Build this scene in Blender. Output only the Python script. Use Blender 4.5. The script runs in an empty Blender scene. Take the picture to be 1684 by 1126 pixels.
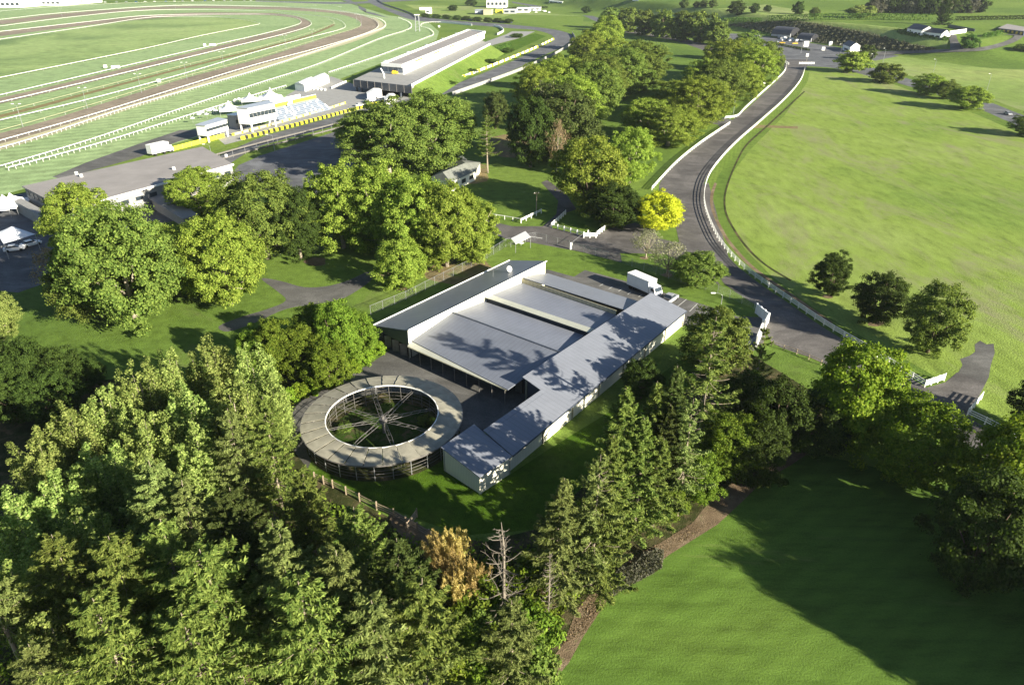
import bpy, math, random
import numpy as np
from mathutils import Vector, Matrix
from mathutils.geometry import tessellate_polygon

# ------------------------------------------------------------------ camera, sky, sun
SC = bpy.context.scene
COL = SC.collection
W0, H0, FPX = 1684, 1126, 1170.0
PITCH, CAMH = math.radians(28), 60.0
cd = bpy.data.cameras.new('camera'); cam = bpy.data.objects.new('camera', cd); COL.objects.link(cam)
cam.location = (0, 0, CAMH); cam.rotation_euler = (math.pi/2 - PITCH, 0, 0)
cd.sensor_width = 36; cd.lens = 36*FPX/W0; cd.clip_end = 12000; cd.clip_start = .5
SC.camera = cam
SUN_AZ, SUN_EL = math.radians(-37), math.radians(19.5)
w = bpy.data.worlds.new("World"); SC.world = w; w.use_nodes = True
nt = w.node_tree; sky = nt.nodes.new('ShaderNodeTexSky'); sky.sky_type = 'NISHITA'; sky.sun_disc = False
sky.sun_elevation = SUN_EL; sky.sun_rotation = math.pi/2 - SUN_AZ; sky.air_density = .8; sky.dust_density = .3; sky.altitude = 60
nt.links.new(sky.outputs[0], nt.nodes['Background'].inputs[0]); nt.nodes['Background'].inputs[1].default_value = .05
sl = bpy.data.lights.new('sun', 'SUN'); sl.energy = 5; sl.angle = math.radians(.5); sl.color = (1, .915, .75)
so = bpy.data.objects.new('sun', sl); COL.objects.link(so); so.location = (300, -230, 150)
sd = Vector((math.cos(SUN_EL)*math.cos(SUN_AZ), math.cos(SUN_EL)*math.sin(SUN_AZ), math.sin(SUN_EL)))
so.rotation_euler = sd.to_track_quat('Z', 'Y').to_euler()
SC.view_settings.view_transform = 'Standard'; SC.view_settings.look = 'None'
SC.view_settings.exposure = 1.7; SC.view_settings.gamma = 1
SC.render.engine = 'CYCLES'
SC.cycles.max_bounces = 5; SC.cycles.diffuse_bounces = 3; SC.cycles.transparent_max_bounces = 8; SC.cycles.volume_bounces = 0

# ------------------------------------------------------------------ survey helpers
def sm(t):
    t = np.clip(t, 0, 1); return t*t*(3-2*t)
def TZ(x, y):
    x = np.asarray(x, float); y = np.asarray(y, float)
    xf = 252 + (677-y)*.30
    z = 14*sm((x-xf)/42)*sm((y-485)/110)
    z = z + 16*sm((y-730)/500)*sm((x-120)/260)
    z = z + 16*np.exp(-((x-640)/130)**2-((y-960)/120)**2) + 7*np.exp(-((x-470)/60)**2-((y-1130)/60)**2) + 6*np.exp(-((x-250)/90)**2-((y-1180)/90)**2)
    z = z + 14*sm((y-1900)/2000) + 10*sm((np.abs(x)-1500)/1500)
    return z
CP, SP = math.cos(PITCH), math.sin(PITCH)
def ray(px, py):
    X = (px-W0/2)/FPX; Y = -(py-H0/2)/FPX
    return np.array([X, CP+Y*SP, -SP+Y*CP])
def at(px, py, z=0.0):
    r = ray(px, py); t = (z-CAMH)/r[2]; return Vector((r[0]*t, r[1]*t, z))
def gat(px, py):
    r = ray(px, py)
    if r[2] > -1e-3: r[2] = -1e-3
    ts = np.linspace(20, -CAMH/r[2]*1.001, 1500)
    X, Y, Z = r[0]*ts, r[1]*ts, CAMH+r[2]*ts
    i = int(np.argmax(Z <= TZ(X, Y)+1e-6)) or len(ts)-1
    t = ts[i]
    if float(TZ(X[i], Y[i])) < 1e-3: return at(px, py)
    return Vector((r[0]*t, r[1]*t, float(TZ(X[i], Y[i]))))
def scale_at(p):          # pixels per metre at a point
    return FPX/(p.y*CP-(p.z-CAMH)*SP)
def hgt(p, py):           # height of a vertical at p whose tip shows at row py
    r = ray(W0/2, py); k = r[2]/r[1]; return CAMH+k*p.y-p.z
def cr(pts, n=8, closed=False):
    pts = [Vector(p) for p in pts]; out = []; N = len(pts)
    if N < 3: return pts
    for i in range(N if closed else N-1):
        g = (lambda k: pts[k % N]) if closed else (lambda k: pts[min(max(k, 0), N-1)])
        a, b, c, d = g(i-1), g(i), g(i+1), g(i+2)
        for j in range(n):
            t = j/n
            out.append(.5*((2*b)+(c-a)*t+(2*a-5*b+4*c-d)*t*t+(3*b-a-3*c+d)*t**3))
    if not closed: out.append(pts[-1])
    return out
def resample(P, n=None, step=None):
    P = np.array([tuple(p) for p in P]); d = np.r_[0, np.cumsum(np.linalg.norm(np.diff(P, axis=0), axis=1))]
    if step: n = max(2, int(round(d[-1]/step))+1)
    t = np.linspace(0, d[-1], n)
    return [Vector([np.interp(q, d, P[:, k]) for k in range(P.shape[1])]) for q in t]
# ------------------------------------------------------------------ materials
def node(nt, t, **k):
    n = nt.nodes.new(t)
    for a, b in k.items():
        if a in n.inputs.keys(): n.inputs[a].default_value = b
        else: setattr(n, a, b)
    return n
def ramp(nt, fac, cols, pos=None):
    r = nt.nodes.new('ShaderNodeValToRGB'); e = r.color_ramp.elements
    n = len(cols); pos = pos or [i/(n-1) for i in range(n)]
    while len(e) < n: e.new(.5)
    for i in range(n): e[i].position = pos[i]; e[i].color = (*cols[i], 1)
    nt.links.new(fac, r.inputs[0]); return r.outputs[0]
def newmat(name, rough=.8, spec=.2):
    m = bpy.data.materials.new(name); m.use_nodes = True; b = m.node_tree.nodes['Principled BSDF']
    b.inputs['Roughness'].default_value = rough; b.inputs['Specular IOR Level'].default_value = spec
    return m, m.node_tree, b
def coords(nt, scale=(1, 1, 1), rot=0):
    tc = nt.nodes.new('ShaderNodeTexCoord'); mp = nt.nodes.new('ShaderNodeMapping')
    mp.inputs['Scale'].default_value = scale; mp.inputs['Rotation'].default_value = (0, 0, rot)
    nt.links.new(tc.outputs['Object'], mp.inputs[0]); return mp.outputs[0]
def noise(nt, vec, sc, det=4, rough=.6, dist=0):
    n = node(nt, 'ShaderNodeTexNoise', Scale=sc, Detail=det, Roughness=rough, Distortion=dist)
    nt.links.new(vec, n.inputs['Vector']); return n.outputs['Fac']
def mix(nt, f, a, b, mode='MIX'):
    m = nt.nodes.new('ShaderNodeMix'); m.data_type = 'RGBA'; m.blend_type = mode
    if isinstance(f, (int, float)): m.inputs[0].default_value = f
    else: nt.links.new(f, m.inputs[0])
    for i, v in ((6, a), (7, b)):
        if isinstance(v, tuple): m.inputs[i].default_value = (*v, 1)
        else: nt.links.new(v, m.inputs[i])
    return m.outputs[2]
def bump(nt, b, h, s, d=.1):
    n = node(nt, 'ShaderNodeBump', Strength=s, Distance=d); nt.links.new(h, n.inputs['Height']); nt.links.new(n.outputs[0], b.inputs['Normal'])
def flat(name, c, rough=.7, spec=.3, var=.12, sc=1.5, metal=0, bmp=0):
    m, nt, b = newmat(name, rough, spec); v = coords(nt)
    n = noise(nt, v, sc, 5, .65)
    o = ramp(nt, n, [tuple(x*(1-var) for x in c), c, tuple(min(1, x*(1+var)) for x in c)], [.3, .5, .7])
    nt.links.new(o, b.inputs['Base Color']); b.inputs['Metallic'].default_value = metal
    if bmp: bump(nt, b, noise(nt, v, sc*6, 4), bmp)
    return m
def grass(name, cols, big=.02, patch=None, pf=(.55, .72), psc=.05, stripe=None, fine=1.6, aniso=(1, 1, 1), rot=0, bs=.6):
    m, nt, b = newmat(name, .95, .05); v = coords(nt); va = coords(nt, aniso, rot)
    n1 = noise(nt, v, big, 5, .6, .3); n2 = noise(nt, va, fine*.25, 6, .75); n3 = noise(nt, v, fine*2.2, 3, .7)
    c1 = ramp(nt, n1, cols, [.3, .5, .7])
    f2 = ramp(nt, n2, [(.55,)*3, (1,)*3, (1.32,)*3], [.25, .5, .76])
    c = mix(nt, 1, c1, f2, 'MULTIPLY')
    f3 = ramp(nt, n3, [(.6,)*3, (1.25,)*3], [.3, .7]); c = mix(nt, .6, c, f3, 'MULTIPLY')
    if stripe:
        sc, rt, amt = stripe
        wv = node(nt, 'ShaderNodeTexWave', Scale=sc, Distortion=1.2, Detail=2); wv.bands_direction = 'X'; wv.inputs['Detail Scale'].default_value = .6
        nt.links.new(coords(nt, (1, 1, 1), rt), wv.inputs[0]); sr = ramp(nt, wv.outputs['Fac'], [(.62,)*3, (1.18,)*3], [.2, .8])
        c = mix(nt, amt, c, sr, 'MULTIPLY')
    if patch:
        np_ = noise(nt, va, psc, 6, .75, .8); f = ramp(nt, np_, [(0,)*3, (1,)*3], list(pf)); c = mix(nt, f, c, patch)
    nt.links.new(c, b.inputs['Base Color']); bump(nt, b, n3, bs, .25)
    return m
def asphalt(name, c=.07, tint=(1, .97, .95), patch=1.0):
    m, nt, b = newmat(name, .85, .25); v = coords(nt)
    n = noise(nt, v, .12, 6, .7, .6); n2 = noise(nt, v, 3.5, 4, .7); n3 = noise(nt, coords(nt, (.25, 1, 1), .9), .5, 4, .6)
    base = tuple(c*t for t in tint)
    o = ramp(nt, n, [tuple(x*.78 for x in base), base, tuple(x*1.35 for x in base)], [.38, .5, .62])
    o = mix(nt, .9, o, ramp(nt, n2, [(.7,)*3, (1.3,)*3], [.3, .7]), 'MULTIPLY')
    vo = node(nt, 'ShaderNodeTexVoronoi', Scale=.045); nt.links.new(v, vo.inputs['Vector']); o = mix(nt, .35, o, ramp(nt, vo.outputs['Color'], [(.75,)*3, (1.2,)*3], [.3, .7]), 'MULTIPLY')
    o = mix(nt, .5*patch, o, ramp(nt, n3, [(.8,)*3, (1.2,)*3], [.4, .6]), 'MULTIPLY')
    nt.links.new(o, b.inputs['Base Color']); bump(nt, b, n2, .3, .03); return m
def corr(name, c, period=.2, axis='X', rough=.5, spec=.4, rot=0, var=.12, seams=0, strength=.35):
    m, nt, b = newmat(name, rough, spec); v = coords(nt); vr = coords(nt, (1, 1, 1), rot)
    wv = node(nt, 'ShaderNodeTexWave', Scale=1/period/3.1416/2*3.1416); wv.bands_direction = axis; wv.wave_profile = 'SIN'
    nt.links.new(vr, wv.inputs[0]); n = noise(nt, v, .35, 5, .65, .4)
    o = ramp(nt, n, [tuple(x*(1-var) for x in c), c, tuple(x*(1+var) for x in c)], [.3, .5, .7])
    o = mix(nt, .8, o, ramp(nt, wv.outputs['Fac'], [(.86,)*3, (1.06,)*3]), 'MULTIPLY')
    if seams:
        w2 = node(nt, 'ShaderNodeTexWave', Scale=.314/seams); w2.bands_direction = axis; nt.links.new(vr, w2.inputs[0])
        o = mix(nt, 1, o, ramp(nt, w2.outputs['Fac'], [(.78,)*3, (1,)*3], [0, .06]), 'MULTIPLY')
    nt.links.new(o, b.inputs['Base Color']); bump(nt, b, wv.outputs['Fac'], strength, .04); return m
def leafmat(name, dark, light, trans=.38, rough=.75):
    m = bpy.data.materials.new(name); m.use_nodes = True; nt = m.node_tree; b = nt.nodes['Principled BSDF']; out = nt.nodes['Material Output']
    b.inputs['Roughness'].default_value = rough; b.inputs['Specular IOR Level'].default_value = .1
    g = nt.nodes.new('ShaderNodeNewGeometry'); oi = nt.nodes.new('ShaderNodeObjectInfo')
    c = ramp(nt, g.outputs['Random Per Island'], [dark, tuple((a+b_)/2 for a, b_ in zip(dark, light)), light], [0, .55, 1])
    hv = nt.nodes.new('ShaderNodeHueSaturation'); mr = node(nt, 'ShaderNodeMapRange'); mr.inputs[3].default_value = .8; mr.inputs[4].default_value = 1.2
    nt.links.new(oi.outputs['Random'], mr.inputs[0]); nt.links.new(mr.outputs[0], hv.inputs['Value']); nt.links.new(c, hv.inputs['Color'])
    m2 = node(nt, 'ShaderNodeMapRange'); m2.inputs[3].default_value = .488; m2.inputs[4].default_value = .512
    nt.links.new(oi.outputs['Random'], m2.inputs[0]); nt.links.new(m2.outputs[0], hv.inputs['Hue'])
    t = nt.nodes.new('ShaderNodeBsdfTranslucent'); ms = nt.nodes.new('ShaderNodeMixShader'); ms.inputs[0].default_value = trans
    tcol = mix(nt, 1, hv.outputs[0], (1.15, 1.2, .55), 'MULTIPLY')
    nt.links.new(hv.outputs[0], b.inputs['Base Color']); nt.links.new(tcol, t.inputs[0])
    nt.links.new(b.outputs[0], ms.inputs[1]); nt.links.new(t.outputs[0], ms.inputs[2]); nt.links.new(ms.outputs[0], out.inputs[0])
    return m
G = (.085, .16, .026)
M = {}
M['ground'] = grass('ground_grass', [(0.079, 0.136, 0.025), (0.122, 0.189, 0.034), (0.164, 0.228, 0.047)], .013, (.15, .16, .07), (.6, .8), .03)
M['paddock'] = grass('paddock_grass', [(0.150, 0.227, 0.044), (0.195, 0.270, 0.053), (0.227, 0.294, 0.078)], .018, (.22, .215, .12), (.5, .7), .055, None, 1.3, (1, .35, 1), .5)
M['field'] = grass('mown_field_grass', [(0.082, 0.149, 0.025), (0.098, 0.168, 0.029), (0.120, 0.184, 0.034)], .02, (.2, .23, .08), (.58, .8), .09, (.126, -2.217, .17), 2.2, (.2, 1, 1), -.645, bs=.3)
M['turf'] = grass('course_turf', [(0.208, 0.298, 0.132), (0.255, 0.351, 0.162), (0.291, 0.379, 0.184)], .01, None, (.5, .7), .05, (.05, 1.1, .35), .7)
M['infield'] = grass('infield_turf', [(0.088, 0.146, 0.058), (0.238, 0.323, 0.120), (0.304, 0.381, 0.157)], .008, (.2, .2, .09), (.62, .75), .02, None, .6)  # low dark tone paints cloud shadows into the mottled turf
M['farfield'] = grass('far_field_grass', [(0.151, 0.221, 0.052), (0.205, 0.280, 0.073), (0.269, 0.311, 0.103)], .01, (.24, .26, .12), (.5, .7), .02, None, .6, (1, .4, 1))
M['lawn'] = grass('lawn_grass', [(0.118, 0.188, 0.031), (0.139, 0.211, 0.036), (0.157, 0.225, 0.046)], .04, None, (.5, .7), .05, (.25, .3, .2), 1.8)
M['rough'] = grass('rough_grass', [(0.046, 0.104, 0.007), (0.070, 0.134, 0.012), (0.092, 0.149, 0.019)], .15, None, (.5, .7), .3, None, 3, bs=1)
M['under'] = grass('shaded_weedy_grass', [(.025, .05, .008), (.04, .075, .012), (.07, .09, .03)], .25, (.1, .085, .045), (.5, .65), .5, None, 3, bs=1)  # shade of ring roof and trees is put into this dark grass colour
M['forest'] = grass('forest_floor', [(.03, .035, .012), (.05, .06, .02), (.1, .085, .045)], .2, (.16, .12, .07), (.5, .7), .4, None, 3, bs=1)
M['dirt'] = grass('bare_dirt', [(.14, .10, .065), (.2, .15, .095), (.28, .22, .15)], .25, (.1, .12, .04), (.58, .7), .5, None, 3, bs=1)
M['worn'] = grass('worn_verge', [(.16, .14, .07), (.22, .17, .09), (.16, .2, .05)], .2, None, (.5, .7), .4, None, 3)
M['asphalt'] = asphalt('road_asphalt', .095, (1, .93, .88))
M['asphalt2'] = asphalt('yard_asphalt', .1, (1, .98, .92))
M['track'] = asphalt('circuit_asphalt', .11, (.95, .98, 1.04))
M['sand'] = grass('sand_track', [(0.213, 0.181, 0.137), (0.250, 0.213, 0.163), (0.300, 0.250, 0.195)], .02, None, (.5, .7), .05, (.4, 1.1, .3), .8)
M['tan'] = flat('pale_sand', (.4, .38, .24), .9, .1, .12, .4)
M['paint'] = flat('road_paint', (.55, .55, .52), .7, .2, .15, 3)
M['white'] = flat('white_paint', (.8, .8, .76), .55, .3, .05, 1)
M['whitec'] = flat('white_canvas', (.82, .83, .84), .8, .1, .04, 1)
M['cream'] = corr('cream_wall', (.74, .72, .6), .35, 'X', .6, .3, 0, .05, 0, .15)
M['greywall'] = flat('grey_wall', (.3, .29, .28), .8, .2, .1, 1.2)
M['tanwall'] = corr('tan_cladding', (.36, .34, .24), .3, 'X', .6, .3, -.66, .06)
M['roof'] = corr('blue_grey_roof', (.2, .215, .25), .25, 'X', .42, .45, -.92, .08, .85, .2)
M['roof2'] = corr('darker_grey_roof', (.155, .17, .205), .25, 'X', .45, .4, .65, .1, .85, .2)  # darker grey than the neighbouring stable roofs
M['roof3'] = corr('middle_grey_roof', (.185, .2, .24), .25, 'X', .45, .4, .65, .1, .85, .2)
M['roofs'] = corr('polycarbonate_strip', (.42, .43, .36), .2, 'X', .4, .4, -.66, .1)
M['walker'] = corr('corrugated_ring_roof', (.29, .275, .215), .24, 'Y', .65, .3, 0, .3, 0, .8)
M['darkroof'] = flat('dark_roof', (.07, .075, .09), .6, .3, .15, .6)
M['greyroof'] = flat('weathered_membrane_roof', (.26, .245, .235), .85, .15, .12, .15)
M['tileroof'] = flat('mossy_grey_roof', (.17, .18, .16), .85, .2, .25, .8)
M['fascia'] = flat('dark_fascia', (.045, .055, .075), .5, .4, .2, .4)
M['dark'] = flat('dark_opening', (.015, .016, .02), .6, .3, .2, 1)
M['glass'] = flat('dark_glass', (.03, .04, .05), .12, .6, .1, 1)
M['metal'] = flat('galvanised_steel', (.42, .43, .45), .4, .5, .1, 2, .6)
M['steel'] = flat('weathered_steel', (.17, .16, .15), .5, .5, .25, 2, .3)
M['wood'] = flat('weathered_timber', (.3, .24, .17), .85, .15, .25, 2.5)
M['concrete'] = flat('concrete', (.27, .27, .26), .85, .2, .12, .4)
M['yellow'] = flat('yellow_board', (.75, .72, .05), .5, .3, .05, .6)
M['blue'] = flat('pale_blue_seats', (0.170, 0.200, 0.250), .6, .3, .15, 3)
M['black'] = flat('black_rubber', (.02, .02, .02), .8, .2, .2, 2)
M['silver'] = flat('silver_paint', (.42, .43, .45), .3, .6, .05, 1, .3)
M['carwhite'] = flat('white_car_paint', (.8, .8, .8), .3, .5, .03, 1)
M['truckbox'] = flat('white_box_panel', (.66, .68, .7), .5, .4, .06, 1)
M['lens'] = flat('lamp_lens', (.7, .7, .65), .2, .6, .05, 2)
M['bluepaint'] = flat('blue_car_paint', (.04, .09, .3), .3, .5, .05, 1)
M['redpaint'] = flat('red_car_paint', (.35, .03, .03), .3, .5, .05, 1)
M['yelpaint'] = flat('yellow_machine_paint', (.7, .45, .03), .4, .5, .05, 1)
M['deadgrey'] = flat('dead_grey_wood', (.2, .175, .14), .85, .1, .2, 2)
M['bark'] = flat('pale_bark', (.3, .26, .2), .9, .1, .3, 1.5, bmp=.4)
M['barkd'] = flat('brown_bark', (.14, .11, .08), .9, .1, .3, 1.5, bmp=.4)
M['deadwood'] = flat('bleached_deadwood', (.25, .21, .16), .85, .1, .15, 2)
M['l_plane'] = leafmat('plane_leaves', (0.106, 0.171, 0.020), (0.318, 0.391, 0.065))
M['l_plane2'] = leafmat('oak_leaves', (0.072, 0.120, 0.022), (0.210, 0.271, 0.054))
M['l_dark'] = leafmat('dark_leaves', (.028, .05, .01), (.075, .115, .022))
M['l_olive'] = leafmat('olive_leaves', (0.043, 0.068, 0.016), (0.114, 0.145, 0.040))
M['l_silver'] = leafmat('silver_poplar_leaves', (0.105, 0.162, 0.032), (0.341, 0.407, 0.116))
M['l_pine'] = leafmat('pine_needles', (0.059, 0.099, 0.018), (0.229, 0.277, 0.063), .3)
M['l_pine2'] = leafmat('grey_pine_needles', (0.080, 0.117, 0.030), (0.266, 0.319, 0.098), .3)
M['l_shrub'] = leafmat('shrub_leaves', (0.065, 0.120, 0.011), (0.188, 0.253, 0.031))
M['l_bright'] = leafmat('bright_green_leaves', (0.083, 0.155, 0.011), (0.252, 0.334, 0.033))
M['l_yellow'] = leafmat('golden_leaves', (.33, .38, .02), (.62, .64, .05))
M['l_grey'] = leafmat('sparse_grey_twigs', (.14, .15, .08), (.34, .34, .22))
M['l_purple'] = leafmat('dusky_leaves', (.07, .08, .05), (.17, .165, .12))
M['l_orange'] = leafmat('orange_twigs', (.3, .22, .07), (.62, .5, .2))
M['l_brown'] = leafmat('dead_brown_twigs', (.14, .1, .06), (.36, .27, .17))
M['l_hedge'] = leafmat('clipped_hedge_leaves', (.05, .11, .015), (.12, .2, .04))
# ------------------------------------------------------------------ object helpers
class MB:
    def __init__(s): s.v = []; s.f = []
    def add(s, vs, fs):
        o = len(s.v); s.v += [tuple(v) for v in vs]; s.f += [tuple(i+o for i in f) for f in fs]; return s
    def prism(s, poly, z0, z1):      # poly of (x,y); z0,z1 number or list
        n = len(poly); A = z0 if isinstance(z0, (list, tuple)) else [z0]*n; B = z1 if isinstance(z1, (list, tuple)) else [z1]*n
        if sum(poly[i][0]*poly[(i+1) % n][1]-poly[(i+1) % n][0]*poly[i][1] for i in range(n)) < 0:
            poly = poly[::-1]; A = A[::-1]; B = B[::-1]
        v = [(p[0], p[1], a) for p, a in zip(poly, A)]+[(p[0], p[1], b) for p, b in zip(poly, B)]
        return s.add(v, [tuple(range(n))[::-1], tuple(range(n, 2*n))]+[(i, (i+1) % n, (i+1) % n+n, i+n) for i in range(n)])
    def box(s, c, d, rz=0):
        x, y, z = d[0]/2, d[1]/2, d[2]/2; R = Matrix.Rotation(rz, 3, 'Z'); c = Vector(c)
        v = [c+R@Vector((a*x, b*y, k*z)) for k in (-1, 1) for a, b in ((-1, -1), (1, -1), (1, 1), (-1, 1))]
        return s.add(v, [(3, 2, 1, 0), (4, 5, 6, 7), (0, 1, 5, 4), (1, 2, 6, 5), (2, 3, 7, 6), (3, 0, 4, 7)])
    def bar(s, a, b, wd, ht):        # rectangular bar between points (thickness wd across, ht up)
        a, b = Vector(a), Vector(b); d = (b-a); L = d.length
        if L < 1e-6: return s
        d /= L; u = Vector((-d.y, d.x, 0)); u = u.normalized() if u.length > 1e-4 else Vector((1, 0, 0)); n = d.cross(u).normalized()
        v = [p+u*(i*wd/2)+n*(j*ht/2) for p in (a, b) for i, j in ((-1, -1), (1, -1), (1, 1), (-1, 1))]
        return s.add(v, [(3, 2, 1, 0), (4, 5, 6, 7), (0, 1, 5, 4), (1, 2, 6, 5), (2, 3, 7, 6), (3, 0, 4, 7)])
    def tube(s, pts, rad, n=6):
        pts = [Vector(p) for p in pts]; rings = []
        for i, p in enumerate(pts):
            d = (pts[min(i+1, len(pts)-1)]-pts[max(i-1, 0)]).normalized()
            u = d.orthogonal().normalized() if abs(d.z) < .95 else Vector((1, 0, 0)); v = d.cross(u).normalized(); u = v.cross(d)
            r = rad[i] if isinstance(rad, (list, tuple)) else rad
            rings.append([p+u*(r*math.cos(2*math.pi*k/n))+v*(r*math.sin(2*math.pi*k/n)) for k in range(n)])
        vs = [q for r in rings for q in r]; fs = []
        for i in range(len(pts)-1):
            for k in range(n): fs.append((i*n+k, i*n+(k+1) % n, (i+1)*n+(k+1) % n, (i+1)*n+k))
        fs += [tuple(range(n))[::-1], tuple(range(len(vs)-n, len(vs)))]
        return s.add(vs, fs)
    def build(s, name, mat, parent=None, smooth=False):
        me = bpy.data.meshes.new(name); me.from_pydata(s.v, [], s.f); me.materials.append(mat)
        if smooth: me.shade_smooth()
        return link(name, me, parent)
def link(name, me, parent=None):
    o = bpy.data.objects.new(name, me); COL.objects.link(o)
    if parent is not None: o.parent = parent
    return o
def tag(o, label=None, cat=None, group=None, kind=None):
    if label: o['label'] = label
    if cat: o['category'] = cat
    if group: o['group'] = group
    if kind: o['kind'] = kind
    return o
def empty(name, loc=(0, 0, 0), rz=0, **k):
    e = bpy.data.objects.new(name, None); COL.objects.link(e); e.location = loc; e.rotation_euler = (0, 0, rz); e.empty_display_size = .5
    return tag(e, **k)
class TH:      # a thing whose parts are given in world coordinates
    def __init__(s, name, loc, label, cat, group=None):
        s.o = empty(name, loc, 0, label=label, cat=cat, group=group); s.loc = Vector(loc)
    def part(s, mb, name, mat, smooth=False, parent=None):
        base = s.loc
        m2 = MB(); m2.v = [(v[0]-base.x, v[1]-base.y, v[2]-base.z) for v in mb.v]; m2.f = mb.f
        return m2.build(name, mat, parent or s.o, smooth)
def copy_tree(o, parent=None):
    c = o.copy(); COL.objects.link(c); c.parent = parent
    for ch in list(o.children): copy_tree(ch, c)
    return c
# ------------------------------------------------------------------ the ground
def axis(lo, hi, marks):
    out = [lo]
    while out[-1] < hi:
        x = out[-1]; st = 120
        for a, b, s in marks:
            if a <= x < b: st = min(st, s)
        out.append(x+st)
    return np.array(out)
xs = axis(-3200, 3200, [(-900, 1000, 40), (-200, 150, 20), (150, 560, 5)]); ys = axis(-400, 4200, [(-100, 1500, 30), (440, 780, 5), (780, 1300, 12)])
XX, YY = np.meshgrid(xs, ys); ZZ = TZ(XX, YY)
me = bpy.data.meshes.new('ground'); nx, ny = len(xs), len(ys)
me.from_pydata(np.c_[XX.ravel(), YY.ravel(), ZZ.ravel()].tolist(), [], [(j*nx+i, j*nx+i+1, (j+1)*nx+i+1, (j+1)*nx+i) for j in range(ny-1) for i in range(nx-1)])
me.materials.append(M['ground']); me.shade_smooth(); tag(link('ground', me), kind='structure')
def sheet(name, px, mat, z, smooth=0, closed=True, hill=False):
    P = [Vector(p) for p in px]
    if smooth: P = cr(P, smooth, True)
    if not hill:
        Wp = [at(p[0], p[1], z) for p in P]
        tri = tessellate_polygon([Wp]); me = bpy.data.meshes.new(name)
        me.from_pydata([tuple(v) for v in Wp], [], [tuple(t) for t in tri])
    else:
        import bmesh
        Wp = [gat(p[0], p[1]) for p in P]; tri = tessellate_polygon([[Vector((q.x, q.y, 0)) for q in Wp]])
        bm = bmesh.new(); vs = [bm.verts.new((q.x, q.y, 0)) for q in Wp]
        for t in tri:
            try: bm.faces.new([vs[i] for i in t])
            except ValueError: pass
        for _ in range(7):
            es = [e for e in bm.edges if e.calc_length() > 7]
            if not es: break
            bmesh.ops.subdivide_edges(bm, edges=es, cuts=1, use_grid_fill=False); bmesh.ops.triangulate(bm, faces=bm.faces[:])
        for v in bm.verts: v.co.z = float(TZ(v.co.x, v.co.y))+z
        me = bpy.data.meshes.new(name); bm.to_mesh(me); bm.free()
    me.materials.append(mat)
    for p in me.polygons:
        if p.normal.z < 0: p.flip()
    return tag(link(name, me), kind='structure')
def strip(name, A, B, mat, z, n=90, hill=False):
    f = gat if hill else (lambda a, b: at(a, b, z))
    def g(E):
        Wd = [f(p[0], p[1]) for p in cr([Vector(p) for p in E], 10)]; return resample(Wd, n)
    a, b = g(A), g(B)
    if hill:
        for q in a+b: q.z = float(TZ(q.x, q.y))+z
    mb = MB(); v = []; fs = []
    K = 5
    for i in range(n):
        for k in range(K):
            q = a[i].lerp(b[i], k/(K-1))
            if hill: q.z = float(TZ(q.x, q.y))+z
            v.append(q)
    for i in range(n-1):
        for k in range(K-1): fs.append((i*K+k, i*K+k+1, (i+1)*K+k+1, (i+1)*K+k))
    me = bpy.data.meshes.new(name); me.from_pydata([tuple(q) for q in v], [], fs); me.materials.append(mat)
    for p in me.polygons:
        if p.normal.z < 0: p.flip()
    return tag(link(name, me), kind='structure')
def line(name, px, wd, mat, z):
    P = [at(p[0], p[1], z) for p in (cr([Vector(q) for q in px], 8) if len(px) > 2 else px)]
    v = []; fs = []
    for i, p in enumerate(P):
        d = (P[min(i+1, len(P)-1)]-P[max(i-1, 0)]); d.z = 0; d.normalize(); u = Vector((-d.y, d.x, 0))*wd/2; v += [p+u, p-u]
    fs = [(2*i, 2*i+1, 2*i+3, 2*i+2) for i in range(len(P)-1)]
    me = bpy.data.meshes.new(name); me.from_pydata([tuple(q) for q in v], [], fs); me.materials.append(mat)
    for p in me.polygons:
        if p.normal.z < 0: p.flip()
    return tag(link(name, me), kind='structure')
# racecourse
sheet('racecourse_turf', [(-500, 16), (0, 10), (430, 2), (560, 2), (640, 26), (700, 33), (722, 52), (718, 66), (620, 107), (560, 130), (480, 165), (410, 197), (330, 224), (240, 250), (90, 296), (0, 322), (-500, 460)], M['turf'], .01)
sheet('racecourse_infield', [(-600, 262), (-300, 197), (0, 131), (110, 108), (225, 85), (330, 61), (405, 46), (428, 40), (420, 34), (390, 30), (350, 29), (250, 30), (150, 45), (0, 67), (-300, 110), (-600, 150)], M['infield'], .02)
OUT_U = [(-400, 312), (0, 219), (150, 176), (300, 130), (421, 98), (496, 75), (546, 59), (583, 48), (594, 41), (583, 31), (546, 22), (471, 17), (421, 15.5), (275, 15), (100, 29), (0, 41), (-300, 72)]
OUT_L = [(-400, 340), (0, 237), (150, 192), (300, 146), (421, 109), (521, 82), (571, 67), (608, 54), (623, 40), (608, 30), (571, 21), (496, 14), (421, 11.5), (275, 11), (100, 23), (0, 34), (-300, 62)]
strip('sand_track', OUT_U, OUT_L, M['sand'], .03, 160)
strip('sand_margin', OUT_L[:10], [(-400, 352), (0, 247), (150, 200), (300, 152), (421, 117), (521, 87), (575, 71), (616, 56), (634, 43), (618, 30)], M['tan'], .03, 120)
strip('sand_track', [(-400, 245), (0, 161), (195, 115), (350, 78), (421, 60), (471, 48), (492, 41), (492, 33), (471, 28), (421, 25), (300, 27), (150, 41), (0, 60), (-300, 100)],
      [(-400, 260), (0, 171), (200, 123), (350, 86), (421, 69), (471, 57), (504, 46), (510, 37), (490, 28), (458, 23), (421, 21.5), (300, 22), (150, 35), (0, 53), (-300, 90)], M['sand'], .04, 140)
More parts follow.
